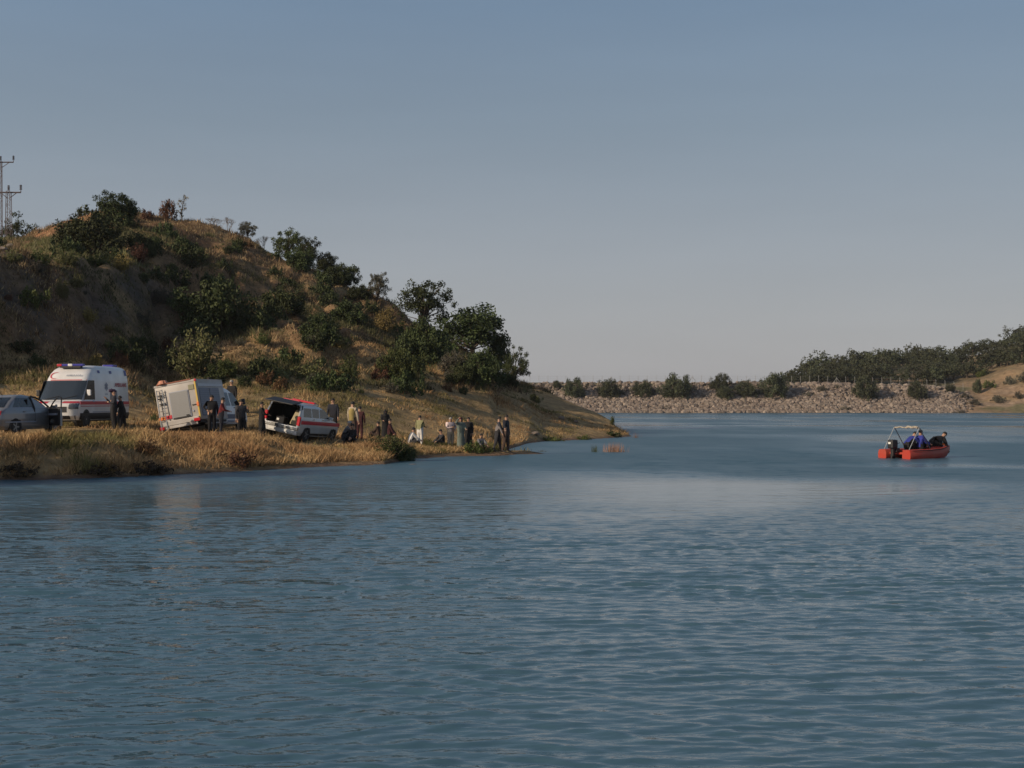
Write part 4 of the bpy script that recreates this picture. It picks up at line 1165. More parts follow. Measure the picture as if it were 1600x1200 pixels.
# --- ambulance van
def ambulance():
    o = place('ambulance', 'ambulance', 'white high roofed ambulance van with red side stripe, facing the camera', 'ambulance')
    o.scale = (1.0, 1.07, 1.03)
    S = Shell([(.32,-2.85,2.72,.95,.15,.35),(.5,-2.95,2.90,1.0,.12,.4),(.9,-2.95,2.90,1.01,.1,.42),(1.02,-2.95,2.80,1.01,.1,.42),(1.10,-2.95,2.60,1.01,.1,.42),
               (1.16,-2.95,2.34,1.0,.1,.38),(1.20,-2.94,2.24,1.0,.1,.34),(2.02,-2.92,1.58,.97,.1,.3),(2.12,-2.92,1.50,.96,.1,.3),(2.35,-2.90,1.30,.93,.12,.34),(2.52,-2.87,1.06,.89,.14,.36),
               (2.62,-2.83,.85,.82,.16,.38),(2.69,-2.75,.55,.70,.2,.4),(2.72,-2.6,.2,.5,.2,.3)])
    S.mesh(PAINT_W).build('body', o, True)
    w = S.front(CGLASS, 1.20, 2.03, -.92, .92, me=None); w.build('windscreen', o, True)
    wp = Mesh()
    for y0, y1 in ((.1, .72), (-.62, 0.0)):
        wp.tube([(S.fx(1.22, y0) + .05, y0, 1.22), (S.fx(1.38, y1) + .06, y1, 1.38)], .012, BLACK, 4)
    wp.build('wiper', o)
    for s in (1, -1):
        S.side(SGLASS, 1.20, 2.04, lambda z: .92, lambda z: 2.08 - (z - 1.20) * .62, s).build('side_window', o)
        m_ = Mesh(); m_.box((1.80, s * 1.11, 1.50), (.10, .16, .26), PAINT_W if s > 0 else BLACK, bev=.03); m_.tube([(1.80, s * .98, 1.42), (1.8, s * 1.08, 1.44)], .025, BLACK, 6)
        m_.build('mirror', o)
        S.side(RED, .98, 1.13, -2.90, 2.45, s, .005).build('red_stripe', o)
        S.side(DRED, .90, .935, -2.90, 2.45, s, .005).build('thin_stripe', o)
        S.side(BLACK, .34, .62, -2.85, 2.5, s, .012).build('sill_guard', o)
        S.side(GREYP, .64, .68, -1.9, 1.2, s, .004).build('sill_line', o)
        hl = Mesh(); 
        V, F = [], []
        for i in range(4):
            z = .80 + .24 * i / 3
            for j in range(5):
                y = s * S.at(z)[2] * (.66 + .31 * j / 4); V.append((S.fx(z, y) + .02, y * 1.004, z))
        for i in range(3):
            for j in range(4): F.append((i * 5 + j, i * 5 + j + 1, i * 5 + j + 6, i * 5 + j + 5))
        hl.add(V, F, mat('headlight_glass', (0.10, 0.11, 0.12), 0.08, spec=1.0)); hl.build('headlight', o)
        S.side(GREYP, 1.10, 1.16, 1.02, 1.20, s, .02).build('door_handle', o)
    for x in (.55, .20): pass
    f = Mesh(); S.front(BLACK, .66, .90, -.58, .58, .015, me=f); S.front(BLACK, .36, .52, -.9, .9, .012, me=f); f.build('grille', o)
    S.front(PLATE, .54, .64, -.26, .26, .02).build('number_plate', o)
    rs = Mesh(); S.front(RED, 1.05, 1.13, .30, .95, .012, nz=2, me=rs); S.front(RED, 1.05, 1.13, -.95, -.30, .012, nz=2, me=rs); S.front(RED, 2.045, 2.075, -.9, .9, .012, nz=1, me=rs); rs.build('bonnet_stripe', o)
    # light bar and rear beacons on the roof
    lb = Mesh(); lb.box((1.02, 0, 2.72), (.22, 1.15, .10), BLUE, bev=.03); lb.box((1.03, .0, 2.72), (.24, .2, .11), PAINT_W, bev=.03); lb.box((1.03, -.48, 2.72), (.235, .22, .105), REDL, bev=.03)
    lb.box((1.0, 0, 2.64), (.25, .9, .08), BLACK); lb.build('light_bar', o)
    for s in (1, -1):
        bl = Mesh()
        for x in (.35, -.95): S.side(EMBL, 2.37, 2.49, x - .13, x + .13, s, .012, me=bl)
        bl.build('side_flasher', o)
        S.side(EMBL, 2.30, 2.55, -2.78, -2.52, s, .012).build('rear_flasher', o)
    br = Mesh(); br.box((-2.45, .3, 2.76), (.5, .5, .1), BLUE, bev=.03); br.build('rear_light_bar', o)
    # side emblems: pale blue star shape and lettering
    for s in (1, -1):
        st = Mesh()
        hw = S.at(1.75)[2] + .008
        for a in (0, 60, 120): st.box((-.35, s * hw, 1.78), (.10, .008, .36), GREYP, rot=Matrix.Rotation(R(a), 3, 'Y'))
        st.box((-.35, s * hw, 1.42), (.30, .008, .10), GREYP)
        st.build('star_emblem', o)
    text_part('AMBULANS', .26, DRED, o, (-1.95, S.at(1.8)[2] + .012, 1.86), (R(90), 0, R(180)))
    S.side(mat('grey_window_film', (.20, .23, .28), .2), 1.22, 1.62, -1.55, -.75, 1, .004).build('rear_side_window', o)
    # crescent on the brow above the windscreen, with lettering beside it
    cr = Mesh(); V, F = [], []; n_ = 20
    for i in range(n_ + 1):
        t = R(55) + R(250) * i / n_; th = .045 * math.sin(math.pi * i / n_) + .004
        for rr_ in (.19 - th, .19):
            y = -.55 - rr_ * math.cos(t) * -1.25; z = 2.26 + rr_ * math.sin(t) * .75; y = max(min(y, .88), -.88)
            V.append((S.fx(z, y) + .03, y, z))
    for i in range(n_): F.append((2 * i, 2 * i + 1, 2 * i + 3, 2 * i + 2))
    cr.add(V, F, RED); cr.build('crescent_emblem', o)
    t1 = text_part('AMBULANS', .13, GREYP, o, (S.fx(2.26, .3) + .05, .28, 2.26), (R(90 - 32), 0, R(90)))
    arches(o, (1.85, -1.85), 1.0, .36)
    for x in (1.85, -1.85):
        for s in (1, -1): wheel(o, x, s * .90, .36, s, .22)
    ub = Mesh(); ub.box((0, 0, .34), (5.2, 1.7, .16), BLACK); ub.build('underbody', o)
    for s in (1, -1): S.back(REDL, .95, 1.5, s * .86, s * .97).build('tail_light', o)
    return o
ambulance()

# --- rescue truck: box body with rear shutter and ladder, crew cab
def truck():
    o = place('rescue_truck', 'truck', 'dusty white rescue truck leaning left, rear shutter and ladder toward the camera', 'fire truck', droll=R(-1.5))
    o.scale = (.96, 1.0, .90)
    B = Mesh()   # box body, local x -2.95 .. .05
    B.box((-1.45, 0, 1.62), (3.0, 2.06, 1.96), PAINT_W2, bev=.04)
    B.box((-1.45, 0, .58), (2.9, 1.9, .16), BLACK)
    B.build('box_body', o, True)
    xr = -2.955
    p = Mesh()
    p.box((xr - .012, -.12, 1.55), (.03, .96, 1.36), GREYP)                                   # frame
    p.box((xr - .03, -.12, 1.56), (.02, .88, 1.28), SHUT)
    for i in range(16): p.box((xr - .043, -.12, .96 + i * .08), (.012, .88, .055), SHUT)
    p.build('rear_shutter', o)
    h_ = Mesh(); h_.box((xr - .06, -.12, .90), (.06, .8, .07), BLACK, bev=.01); h_.box((xr - .07, -.42, .95), (.05, .12, .08), BLACK); h_.build('shutter_handle', o)
    bp = Mesh(); bp.box((xr - .05, 0, .70), (.14, 1.9, .24), PAINT_W2, bev=.02); bp.box((xr - .05, 0, .50), (.1, 1.7, .14), PAINT_W2, bev=.02); bp.build('rear_bumper', o)
    # ladder hung on the left half, reaching below the bumper
    l_ = Mesh()
    for y in (.62, .90): l_.tube([(xr - .16, y, .18), (xr - .10, y, 2.45)], .022, CHROME, 6)
    for i in range(9): l_.tube([(xr - .15, .62, .32 + i * .26), (xr - .15, .90, .32 + i * .26)], .016, CHROME, 6)
    l_.build('ladder', o)
    g_ = Mesh(); 
    for z, y in ((2.12, .72), (2.0, .84), (1.72, .80), (1.72, .66)): g_.box((xr - .05, y, z), (.08, .12, .07), BLACK, bev=.01)
    g_.tube([(xr - .06, .58, 2.2), (xr - .06, .95, 2.16)], .02, BLACK, 5); g_.build('tool_bracket', o)
    r_ = Mesh(); r_.box((xr - .02, .52, 1.02), (.03, .30, .17), RED); r_.box((xr - .02, .86, 1.00), (.03, .30, .15), ORANGE); r_.build('reflector_panel', o)
    for y in (-.86, .88):
        t_ = Mesh(); t_.box((xr - .13, y, .50 if y > 0 else .66), (.06, .22 if y > 0 else .30, .16), REDL, bev=.02); t_.build('tail_light', o)
    e_ = Mesh()
    e_.box((xr - .01, -.97, 1.62), (.03, .07, 1.9), YEL)
    e_.build('edge_strip', o)
    a_ = Mesh(); a_.box((xr - .03, -.98, 1.42), (.08, .11, .22), ORANGE, bev=.02); a_.build('side_marker_lamp', o)
    k_ = Mesh(); k_.box((xr - .02, -.78, 1.42), (.03, .2, .04), BLACK); k_.build('latch', o); k_ = Mesh(); k_.tube([(xr - .01, -.70, 1.12), (xr - .03, -.70, 1.12)], .05, GREYP, 8); k_.build('filler_cap', o); k_ = Mesh(); k_.box((xr - .015, -.76, 2.32), (.02, .26, .24), mat('olive_panel', (.25, .24, .15), .6)); k_.build('wall_panel', o)
    # roof rim with red beam, rolled hose and orange lamp at the left end
    rf = Mesh(); rf.box((xr + .05, 0, 2.64), (.12, 2.08, .10), PAINT_W2, bev=.01); rf.box((xr + .02, .05, 2.71), (.10, 1.7, .06), mat('rusty_beam', (.28, .10, .06), .7), bev=.01)
    for s in (1, -1): rf.box((-1.45, s * 1.0, 2.63), (2.9, .06, .10), PAINT_W2)
    rf.build('roof_rim', o)
    hs_ = Mesh()
    for i in range(5): hs_.tube([(xr + .1 + .26 * math.cos(t) * (1 - i * .1), .62 + .24 * math.sin(t) * (1 - i * .1), 2.74 + i * .035) for t in np.linspace(0, 6.28, 13)], .03, mat('salmon_hose', (.62, .30, .20), .6), 5)
    hs_.build('hose_coil', o)
    for y in (-1.0,): 
        c_ = Mesh(); c_.box((xr + .02, y, 2.63), (.10, .10, .12), REDL, bev=.02); c_.build('corner_lamp', o)
    # right side: roller doors with lamp header
    for s in (-1, 1):
        d_ = Mesh()
        for x0 in (-2.35, -1.2):
            d_.box((x0 + .1, s * 1.035, 1.52), (1.08, .02, 1.42), BLUEP)
            for i in range(12): d_.box((x0 + .1, s * 1.048, .90 + i * .115), (1.04, .01, .085), mat('blue_grey_slats', (.15, .17, .22), .4, .3))
        d_.build('side_shutter', o)
        hd_ = Mesh(); hd_.box((-1.5, s * 1.04, 2.38), (2.7, .03, .14), mat('pale_header', (.5, .52, .55), .4)); hd_.build('header_strip', o)
        st_ = Mesh(); 
        for z in (.62, .42): st_.box((-1.3, s * 1.0, z), (2.3, .16, .07), SHUT, bev=.01)
        st_.build('side_step', o)
    # crew cab
    S = Shell([(.35,.0,2.78,.90,.05,.35),(.5,.0,2.92,.94,.05,.38),(.9,.0,2.90,.96,.05,.4),(1.08,.0,2.80,.96,.05,.4),(1.25,.0,2.52,.96,.05,.38),(1.38,.0,2.18,.95,.05,.34),
               (2.05,.0,1.48,.87,.05,.3),(2.2,.0,1.25,.83,.06,.32),(2.32,.02,1.0,.74,.08,.3),(2.38,.05,.75,.60,.1,.3)])
    S.mesh(PAINT_W).build('cab', o, True)
    S.front(CGLASS, 1.42, 2.02, -.88, .88).build('windscreen', o, True)
    for s in (1, -1):
        S.side(mat('blue_tinted_glass', (.02, .035, .055), .06, spec=.9), 1.32, 2.04, .16, .72, s).build('side_window', o)
        S.side(GLASS, 1.30, 2.02, .86, lambda z: 1.94 - (z - 1.30) * .82, s).build('side_window', o)
        S.side(BLUEP, .62, .86, .1, 2.4, s, .01).build('blue_band', o)
        S.side(GREYP, .44, .56, .1, 2.4, s, .01).build('sill_guard', o)
        g2 = Mesh(); g2.box((1.12, s * .975, 1.2), (.14, .03, .03), BLACK); g2.build('door_handle', o)
        m_ = Mesh(); m_.box((1.98, s * 1.10, 1.5), (.12, .2, .32), BLACK, bev=.03); m_.tube([(1.95, s * .92, 1.4), (1.97, s * 1.06, 1.42)], .03, BLACK, 6); m_.build('mirror', o)
        em = Mesh(); em.tube([(1.55, s * .963, .98 + .0), (1.55, s * .972, .98)], [.12, .12], EMBL, 12); em.box((1.55, s * .97, 1.15), (.18, .02, .05), EMBL); em.build('door_emblem', o)
    be = Mesh()
    for y in (-.45, -.2, .2, .45): be.tube([(.55, y, 2.36), (.55, y, 2.50), (.55, y, 2.53)], [.09, .08, .04], REDL, 10)
    be.box((.55, 0, 2.38), (.2, 1.2, .06), PAINT_W, bev=.01); be.build('roof_beacon', o)
    arches(o, (1.95,), .95, .36); arches(o, (-1.75,), 1.03, .36)
    for x, hw in ((1.95, .86), (-1.75, .92)):
        for s in (1, -1): wheel(o, x, s * hw, .36, s, .22)
    return o
truck()

# --- silver estate car with raised tailgate
def wagon():
    o = place('estate_car', 'wagon', 'white and silver emergency car with raised tailgate and red side stripe', 'car', droll=R(2.5), pitch=R(-2.5))
    o.scale = (1.05, 1.06, 1.06)
    S = Shell([(.22,-2.12,2.05,.78,.2,.35),(.38,-2.22,2.20,.86,.18,.4),(.62,-2.24,2.24,.88,.14,.42),(.84,-2.22,2.16,.88,.12,.42),(.95,-2.20,1.62,.87,.12,.35),(1.02,-2.18,1.12,.85,.12,.25),
               (1.10,-2.15,.98,.83,.12,.22),(1.45,-2.00,.30,.73,.12,.22),(1.53,-1.92,.05,.68,.14,.25),(1.58,-1.8,-.25,.56,.16,.3)])
    S.mesh(PAINT_L, hole=lambda c: c.x < -1.7 and abs(c.y) < .74 and .60 < c.z < 1.50).build('body', o, True)
    i_ = Mesh()                                                     # load bay: floor, walls, roof lining, seat back
    i_.box((-1.5, 0, .60), (1.3, 1.5, .04), DARK); i_.box((-.88, 0, 1.02), (.06, 1.4, .82), DARK)
    for s in (1, -1): i_.box((-1.45, s * .735, 1.0), (1.2, .03, .78), DARK)
    i_.box((-1.35, 0, 1.45), (1.0, 1.3, .03), DARK); i_.build('load_bay', o)
    # raised tailgate
    t_ = Mesh(); rot = Matrix.Rotation(R(-8), 3, 'Y')
    t_.box((-2.38, 0, 1.60), (.95, 1.36, .05), BLACK, rot=rot, bev=.02); t_.box((-2.45, 0, 1.575), (.5, 1.1, .02), GLASS, rot=rot)
    tg = t_.build('tailgate', o)
    st = Mesh()
    for s in (1, -1): st.tube([(-1.98, s * .70, 1.15), (-2.45, s * .66, 1.56)], .012, BLACK, 5)
    st.build('gas_strut', tg)
    bu = Mesh(); bu.box((-2.26, 0, .52), (.16, 1.72, .16), CHROME, bev=.03); bu.box((-2.24, 0, .34), (.12, 1.66, .2), PAINT_L, bev=.03); bu.build('rear_bumper', o)
    for s in (1, -1):
        tl = Mesh(); tl.box((-2.18, s * .80, .86), (.12, .14, .40), REDL, bev=.03); tl.build('tail_light', o)
        fr = Mesh(); fr.tube([(-2.17, s * .77, 1.06), (-2.02, s * .70, 1.44), (-1.95, s * .62, 1.53)], .045, CHROME if s > 0 else PAINT_L, 6); fr.build('rear_pillar', o)
        S.side(GLASS, 1.06, 1.44, lambda z: -1.88 + (z - 1.06) * .25, lambda z: -1.08, s).build('side_window', o)
        S.side(GLASS, 1.06, 1.44, lambda z: -.98, lambda z: -.30, s).build('side_window', o)
        S.side(GLASS, 1.06, 1.44, lambda z: -.20, lambda z: .92 - (z - 1.06) * 1.75, s).build('side_window', o)
        S.side(RED, .74, .90, -2.1, 1.9, s, .006).build('red_stripe', o)
        S.side(BLACK, .26, .36, -1.0, .9, s, .012).build('sill_guard', o)
        m_ = Mesh(); m_.box((.72, s * .95, 1.08), (.12, .18, .13), PAINT_L, bev=.03); m_.build('mirror', o)
        h_ = Mesh(); h_.box((-.9, s * .885, .98), (.16, .02, .03), CHROME); h_.box((.05, s * .885, .98), (.16, .02, .03), CHROME); h_.build('door_handle', o)
        q = Mesh(); q.box((2.06, s * .66, .74), (.14, .3, .14), CHROME, bev=.04); q.build('headlight', o)
    S.front(CGLASS, 1.06, 1.46, -.85, .85).build('windscreen', o, True)
    for y in (-.42, .36):
        pl = Mesh(); pl.box((-2.33 if y < 0 else -2.34, y, .36 if y < 0 else .36), (.02, .52 if y < 0 else .30, .11), PLATE); pl.build('number_plate' if y < 0 else 'fog_lamp', o)
    rb = Mesh()
    for s in (1, -1): rb.tube([(-1.6, s * .55, 1.62), (-.1, s * .55, 1.60)], .02, CHROME, 5)
    rb.build('roof_rail', o)
    lb = Mesh(); lb.box((-.35, 0, 1.66), (.22, 1.1, .09), REDL, bev=.03); lb.box((-.35, 0, 1.60), (.2, .9, .05), BLACK); lb.build('light_bar', o)
    lb = Mesh(); lb.box((-1.30, .15, 1.66), (.14, .8, .05), RED, bev=.02); lb.build('rear_light_bar', o)
    arches(o, (1.35, -1.38), .87, .32)
    for x in (1.35, -1.38):
        for s in (1, -1): wheel(o, x, s * .79, .32, s, .2)
    # cargo resting in the bay: things of their own
    M3 = o.rotation_quaternion.to_matrix()
    def inbay(p): return o.location + M3 @ Vector(p)
    for nm, lb_, c, s_, m1, rt, cat in (('cargo_board', 'yellow edged pale board leaning in the open back of the silver car', (-1.75, -.46, .98), (.10, .42, .74), mat('pale_board', (.42, .36, .22), .7), R(18), 'board'),
                                       ('equipment_bag', 'dark bag with white patch in the open back of the silver car', (-1.8, .25, .78), (.45, .42, .30), mat('bag_cloth', (.02, .02, .022), .9), 0, 'bag')):
        m_ = Mesh(); m_.box((0, 0, 0), s_, m1, bev=.03)
        if nm == 'cargo_board': m_.box((0, -.21, 0), (.12, .05, .74), YEL)
        else: m_.box((-.235, .1, .02), (.01, .12, .1), PLATE); m_.tube([(-.1, -.15, .15), (0, 0, .22), (-.1, .15, .15)], .015, BLACK, 5)
        b_ = m_.build(nm, None); b_.location = inbay(c); b_.rotation_mode = 'QUATERNION'
        b_.rotation_quaternion = (M3 @ Matrix.Rotation(rt, 3, 'X')).to_quaternion(); tag(b_, lb_, cat)
    return o
wagon()

# --- grey sedan at the left edge with its front door open
def sedan():
    o = place('grey_sedan', 'sedan', 'silver grey sedan cut by the left edge with its front door open', 'car')
    o.scale = (1.08, 1.06, 1.08)
    S = Shell([(.22,-2.02,2.05,.78,.2,.35),(.36,-2.18,2.18,.86,.22,.4),(.60,-2.22,2.22,.88,.22,.42),(.82,-2.18,2.14,.88,.2,.42),(.92,-2.10,1.62,.86,.2,.35),(.99,-1.95,1.15,.84,.22,.25),
               (1.02,-1.78,1.05,.82,.22,.22),(1.25,-1.42,.62,.75,.2,.22),(1.40,-1.08,.28,.68,.2,.22),(1.46,-.92,.08,.62,.2,.25),(1.50,-.7,-.15,.5,.2,.25)])
    S.mesh(PAINT_G, n=26, hole=lambda c: c.y < -.6 and -.02 < c.x < 1.0 and .34 < c.z < 1.36).build('body', o, True)
    i_ = Mesh(); i_.box((.3, 0, .36), (1.9, 1.5, .04), DARK); i_.box((.3, .2, .9), (1.5, .04, 1.0), DARK); i_.box((-.45, -.2, .85), (.04, 1.2, .95), DARK); i_.box((1.02, -.2, .65), (.1, 1.3, .6), DARK)
    i_.box((.25, -.38, .55), (.5, .5, .22), DARK, bev=.05); i_.box((-.05, -.38, .92), (.16, .48, .72), DARK, bev=.06)
    i_.build('interior', o)
    # window line frames across the open doorway (roof rail and pillar)
    fr = Mesh(); fr.tube([(.98, -.80, 1.04), (.60, -.74, 1.27), (.26, -.67, 1.40), (-.1, -.66, 1.43)], .035, BLACK, 6); fr.tube([(-.06, -.84, .5), (-.06, -.84, 1.0), (-.1, -.68, 1.42)], .045, BLACK, 6); fr.build('door_frame', o)
    for s in (1, -1):
        S.side(GLASS, 1.04, 1.38, lambda z: -1.42 + (z - 1.04) * 1.1, lambda z: -1.0 + (z - 1.04) * .2, s).build('side_window', o)
        S.side(GLASS, 1.04, 1.38, lambda z: -.95 + (z - 1.04) * .1, lambda z: -.14, s).build('side_window', o)
        tl = Mesh(); tl.box((-2.08, s * .66, .82), (.16, .30, .20), REDL, bev=.04); tl.build('tail_light', o)
        h_ = Mesh(); h_.box((-.75, s * .888, .88), (.16, .02, .03), PAINT_G); h_.build('door_handle', o)
        m_ = Mesh(); m_.box((-1.0, s * .885, .5), (2.0, .015, .04), GREYP); m_.build('side_moulding', o)
    S.side(GLASS, 1.04, 1.38, -.02, lambda z: .95 - (z - 1.04) * 1.9, 1).build('side_window', o)
    S.back(GLASS, 1.04, 1.40, -.82, .82, .02).build('rear_window', o)
    S.front(CGLASS, 1.05, 1.42, -.86, .86).build('windscreen', o, True)
    bu = Mesh(); bu.box((-2.2, 0, .45), (.12, 1.6, .2), PAINT_G, bev=.04); bu.box((-2.26, 0, .62), (.02, .5, .11), PLATE); bu.build('rear_bumper', o)
    # the open door, hinged at its front edge
    d = Mesh(); hx, hy = .98, -.86
    ang_ = R(180 + 55)          # from the hinge, local direction of the free edge (closed = 180 deg)
    Rm = Matrix.Rotation(ang_, 3, 'Z')
    def D(x, y, z): v = Rm @ Vector((x, y, 0)); return (hx + v.x, hy + v.y, z)
    def dbox(x0, x1, z0, z1, t, m_, off=0.0):
        V = [D(x, y + off, z) for x in (x0, x1) for y in (-t / 2, t / 2) for z in (z0, z1)]
        d.add(V, [(0, 1, 3, 2), (4, 6, 7, 5), (0, 4, 5, 1), (2, 3, 7, 6), (0, 2, 6, 4), (1, 5, 7, 3)], m_)
    dbox(0, 1.02, .32, .98, .07, PAINT_G, .0)
    dbox(.02, .99, .34, .97, .04, BLACK, -.055)                       # inner lining
    d.tube([D(0, 0, .98), D(.35, 0, 1.22), D(.62, .02, 1.36), D(1.0, .03, 1.38), D(1.02, 0, .98)], .028, BLACK, 6)
    dr = d.build('front_door', o)
    d = Mesh(); dbox(.1, .85, .72, .80, .07, GREYP, -.10); dbox(.25, .45, .45, .58, .03, CHROME, -.09); d.build('armrest', dr)
    m_ = Mesh(); m_.box(D(.1, .14, 1.06), (.14, .2, .14), PAINT_G, bev=.03); m_.build('mirror', dr)
    an = Mesh(); an.tube([(-.8, 0, 1.48), (-1.0, 0, 1.62)], .012, BLACK, 4); an.build('aerial', o)
    arches(o, (1.35, -1.32), .87, .33)
    for x in (1.35, -1.32):
        for s in (1, -1): wheel(o, x, s * .79, .33, s, .2)
    return o
sedan()

# ------------------------------------------------------------------ people
SKIN = mat('skin', (0.42, 0.25, 0.17), 0.6)
HAIR = mat('dark_hair', (0.015, 0.012, 0.010), 0.7)
HAIRG = mat('grey_hair', (0.35, 0.33, 0.31), 0.8)
EYE = mat('eye_dark', (0.02, 0.015, 0.012), 0.3)
def cloth(name, c): return mat(name, c, 0.9, vary=0.18, scale=5)
NAVY = cloth('navy_cloth', (.018, .02, .03)); BLK = cloth('black_cloth', (.011, .011, .013)); CHAR = cloth('charcoal_cloth', (.035, .035, .04))
WHT = cloth('white_cloth', (.66, .64, .62)); PINKW = cloth('pale_pink_cloth', (.62, .50, .48)); BEIGE = cloth('beige_cloth', (.40, .34, .26)); GGREEN = cloth('grey_green_cloth', (.13, .16, .14))
OLV = cloth('yellow_green_cloth', (.24, .235, .12)); MAR = cloth('maroon_cloth', (.06, .018, .02)); REDC = cloth('red_cloth', (.14, .018, .022)); YV = cloth('mustard_cloth', (.30, .23, .08)); DBR = cloth('brown_cloth', (.07, .045, .035)); GRYC = cloth('grey_cloth', (.16, .16, .17)); STR = cloth('striped_cloth', (.22, .20, .20))
SHOE = mat('dark_shoes', (.02, .018, .016), .6)

def person(x, y, z, h, facing, pose, arms, top, bottom, label, hair='short', robe=None, sleeve='long', scale_w=1.0, lean=0.0, extra=None, hairm=None, vest=None, step=.0):
    """facing: heading angle (0 = +x).  body = one skinned surface; hair, robe, vest are children"""
    k = h / 1.70 if pose in ('stand', 'bend', 'step') else h * 1.06
    V3 = Vector
    hipz = .93
    if pose == 'sit': hipz = .16
    if pose == 'squat': hipz = .30
    if pose == 'kneel': hipz = .42
    if pose == 'bench': hipz = .45
    J = {'pelvis': V3((0, 0, hipz))}
    ln = lean
    if pose == 'bend': ln = 1.15
    if pose == 'squat': ln = max(lean, .45)
    def up(d, side=0.0): return J['pelvis'] + V3((math.sin(ln) * d, side, math.cos(ln) * d))
    J['waist'] = up(.17); J['chest'] = up(.36); J['neck'] = up(.54); hl_ = ln * .7
    J['head'] = J['neck'] + V3((math.sin(hl_) * .10 + .01, 0, math.cos(hl_) * .10)); J['crown'] = J['head'] + V3((math.sin(hl_) * .10 + .005, 0, math.cos(hl_) * .10))
    rad = {'pelvis': .135, 'waist': .125, 'chest': .145, 'neck': .055, 'head': .085, 'crown': .080}
    E = [('pelvis', 'waist'), ('waist', 'chest'), ('chest', 'neck'), ('neck', 'head'), ('head', 'crown')]
    hands = {}
    for s, sn in ((1, 'l'), (-1, 'r')):
        sh = up(.47, s * .185); J['sh' + sn] = sh; rad['sh' + sn] = .062
        a = arms[0] if s > 0 else arms[1]
        d = {'down': ((.02, s * .06, -.28), (.05, s * .01, -.25)), 'hips': ((-.06, s * .19, -.21), (.12, -s * .16, -.13)), 'fwd': ((.09, s * .04, -.25), (.20, -s * .08, -.04)),
             'cross': ((.06, s * .08, -.26), (.16, -s * .24, .05)), 'brow': ((.16, s * .20, .05), (-.04, -s * .18, .20)), 'out': ((.06, s * .22, -.16), (.10, s * .18, -.14)),
             'phone': ((.08, s * .10, -.25), (.18, -s * .08, .18)), 'knee': ((.18, s * .02, -.20), (.20, -s * .02, -.10)), 'reach': ((.10, s * .02, -.24), (.16, 0, -.18)), 'low': ((.12, 0, -.25), (.10, 0, -.24))}[a]
        J['el' + sn] = sh + V3(d[0]); J['wr' + sn] = J['el' + sn] + V3(d[1]); dv = V3(d[1]).normalized()
        J['pa' + sn] = J['wr' + sn] + dv * .085
        rad['el' + sn] = .042; rad['wr' + sn] = .028; rad['pa' + sn] = .034
        E += [('chest', 'sh' + sn), ('sh' + sn, 'el' + sn), ('el' + sn, 'wr' + sn), ('wr' + sn, 'pa' + sn)]
        hands[sn] = (J['pa' + sn], dv, s)
        hp = J['pelvis'] + V3((0, s * .095, -.02)); J['hp' + sn] = hp; rad['hp' + sn] = .10
        st = step * s
        if pose in ('stand', 'bend', 'step'): kn = V3((.03 + st * .5, s * .10, .50)); an = V3((-.02 + st, s * .11, .09)); to = an + V3((.17, s * .03, -.05))
        elif pose == 'sit': kn = V3((.36, s * .16, .40)); an = V3((.46, s * .12, .08)); to = an + V3((.15, 0, -.04))
        elif pose == 'squat': kn = V3((.34, s * .18, .48)); an = V3((.12, s * .14, .09)); to = an + V3((.17, s * .03, -.05))
        elif pose == 'kneel': kn = V3((.22, s * .13, .08)) if s > 0 else V3((.32, s * .13, .45)); an = V3((-.20, s * .12, .08)) if s > 0 else V3((.30, s * .13, .09)); to = an + (V3((-.10, 0, -.03)) if s > 0 else V3((.16, 0, -.05)))
        elif pose == 'bench': kn = V3((.42, s * .13, .46)); an = V3((.42, s * .13, .09)); to = an + V3((.17, 0, -.05))
        J['kn' + sn], J['an' + sn], J['to' + sn] = kn, an, to
        rad['kn' + sn] = .062; rad['an' + sn] = .043; rad['to' + sn] = .035
        E += [('pelvis', 'hp' + sn), ('hp' + sn, 'kn' + sn), ('kn' + sn, 'an' + sn), ('an' + sn, 'to' + sn)]
    names = list(J); idx = {n_: i for i, n_ in enumerate(names)}
    me = bpy.data.meshes.new('tmp'); me.from_pydata([tuple(J[n_]) for n_ in names], [(idx[a], idx[b]) for a, b in E], [])
    ob = bpy.data.objects.new('tmp', me); col.objects.link(ob)
    ob.modifiers.new('s', 'SKIN'); sub = ob.modifiers.new('d', 'SUBSURF'); sub.levels = 1
    for i, n_ in enumerate(names):
        sv = me.skin_vertices[0].data[i]; rr = rad[n_] * (1.2 * scale_w if n_ in ('pelvis', 'waist', 'chest') else 1.38 * scale_w ** .5 if n_[:2] in ('hp', 'kn', 'sh', 'el') else 1.25 if n_[:2] in ('an', 'wr') else 1.08)
        sv.radius = (rr, rr); sv.use_root = (n_ == 'pelvis')
    dg = bpy.context.evaluated_depsgraph_get(); ev = bpy.data.meshes.new_from_object(ob.evaluated_get(dg))
    bpy.data.objects.remove(ob); bpy.data.meshes.remove(me)
    V = [v.co.copy() for v in ev.vertices]; F = [tuple(p.vertices) for p in ev.polygons]; bpy.data.meshes.remove(ev)
    seg = {}
    for a, b in E:
        if b in ('neck',): m_ = top
        elif b in ('head', 'crown') or b.startswith('pa'): m_ = SKIN
        elif b.startswith('wr'): m_ = top if sleeve == 'long' else SKIN
        elif b[:2] in ('hp', 'kn', 'an'): m_ = bottom
        elif b.startswith('to'): m_ = SHOE
        else: m_ = top
        seg[(a, b)] = m_
    B = Mesh(); B.V = V
    def near(c):
        best = None
        for (a, b), m_ in seg.items():
            A_, B_ = J[a], J[b]; d = B_ - A_; t = max(0, min(1, (c - A_).dot(d) / max(d.length_squared, 1e-9))); q = (c - (A_ + d * t)).length
            if best is None or q < best[0]: best = (q, m_)
        return best[1]
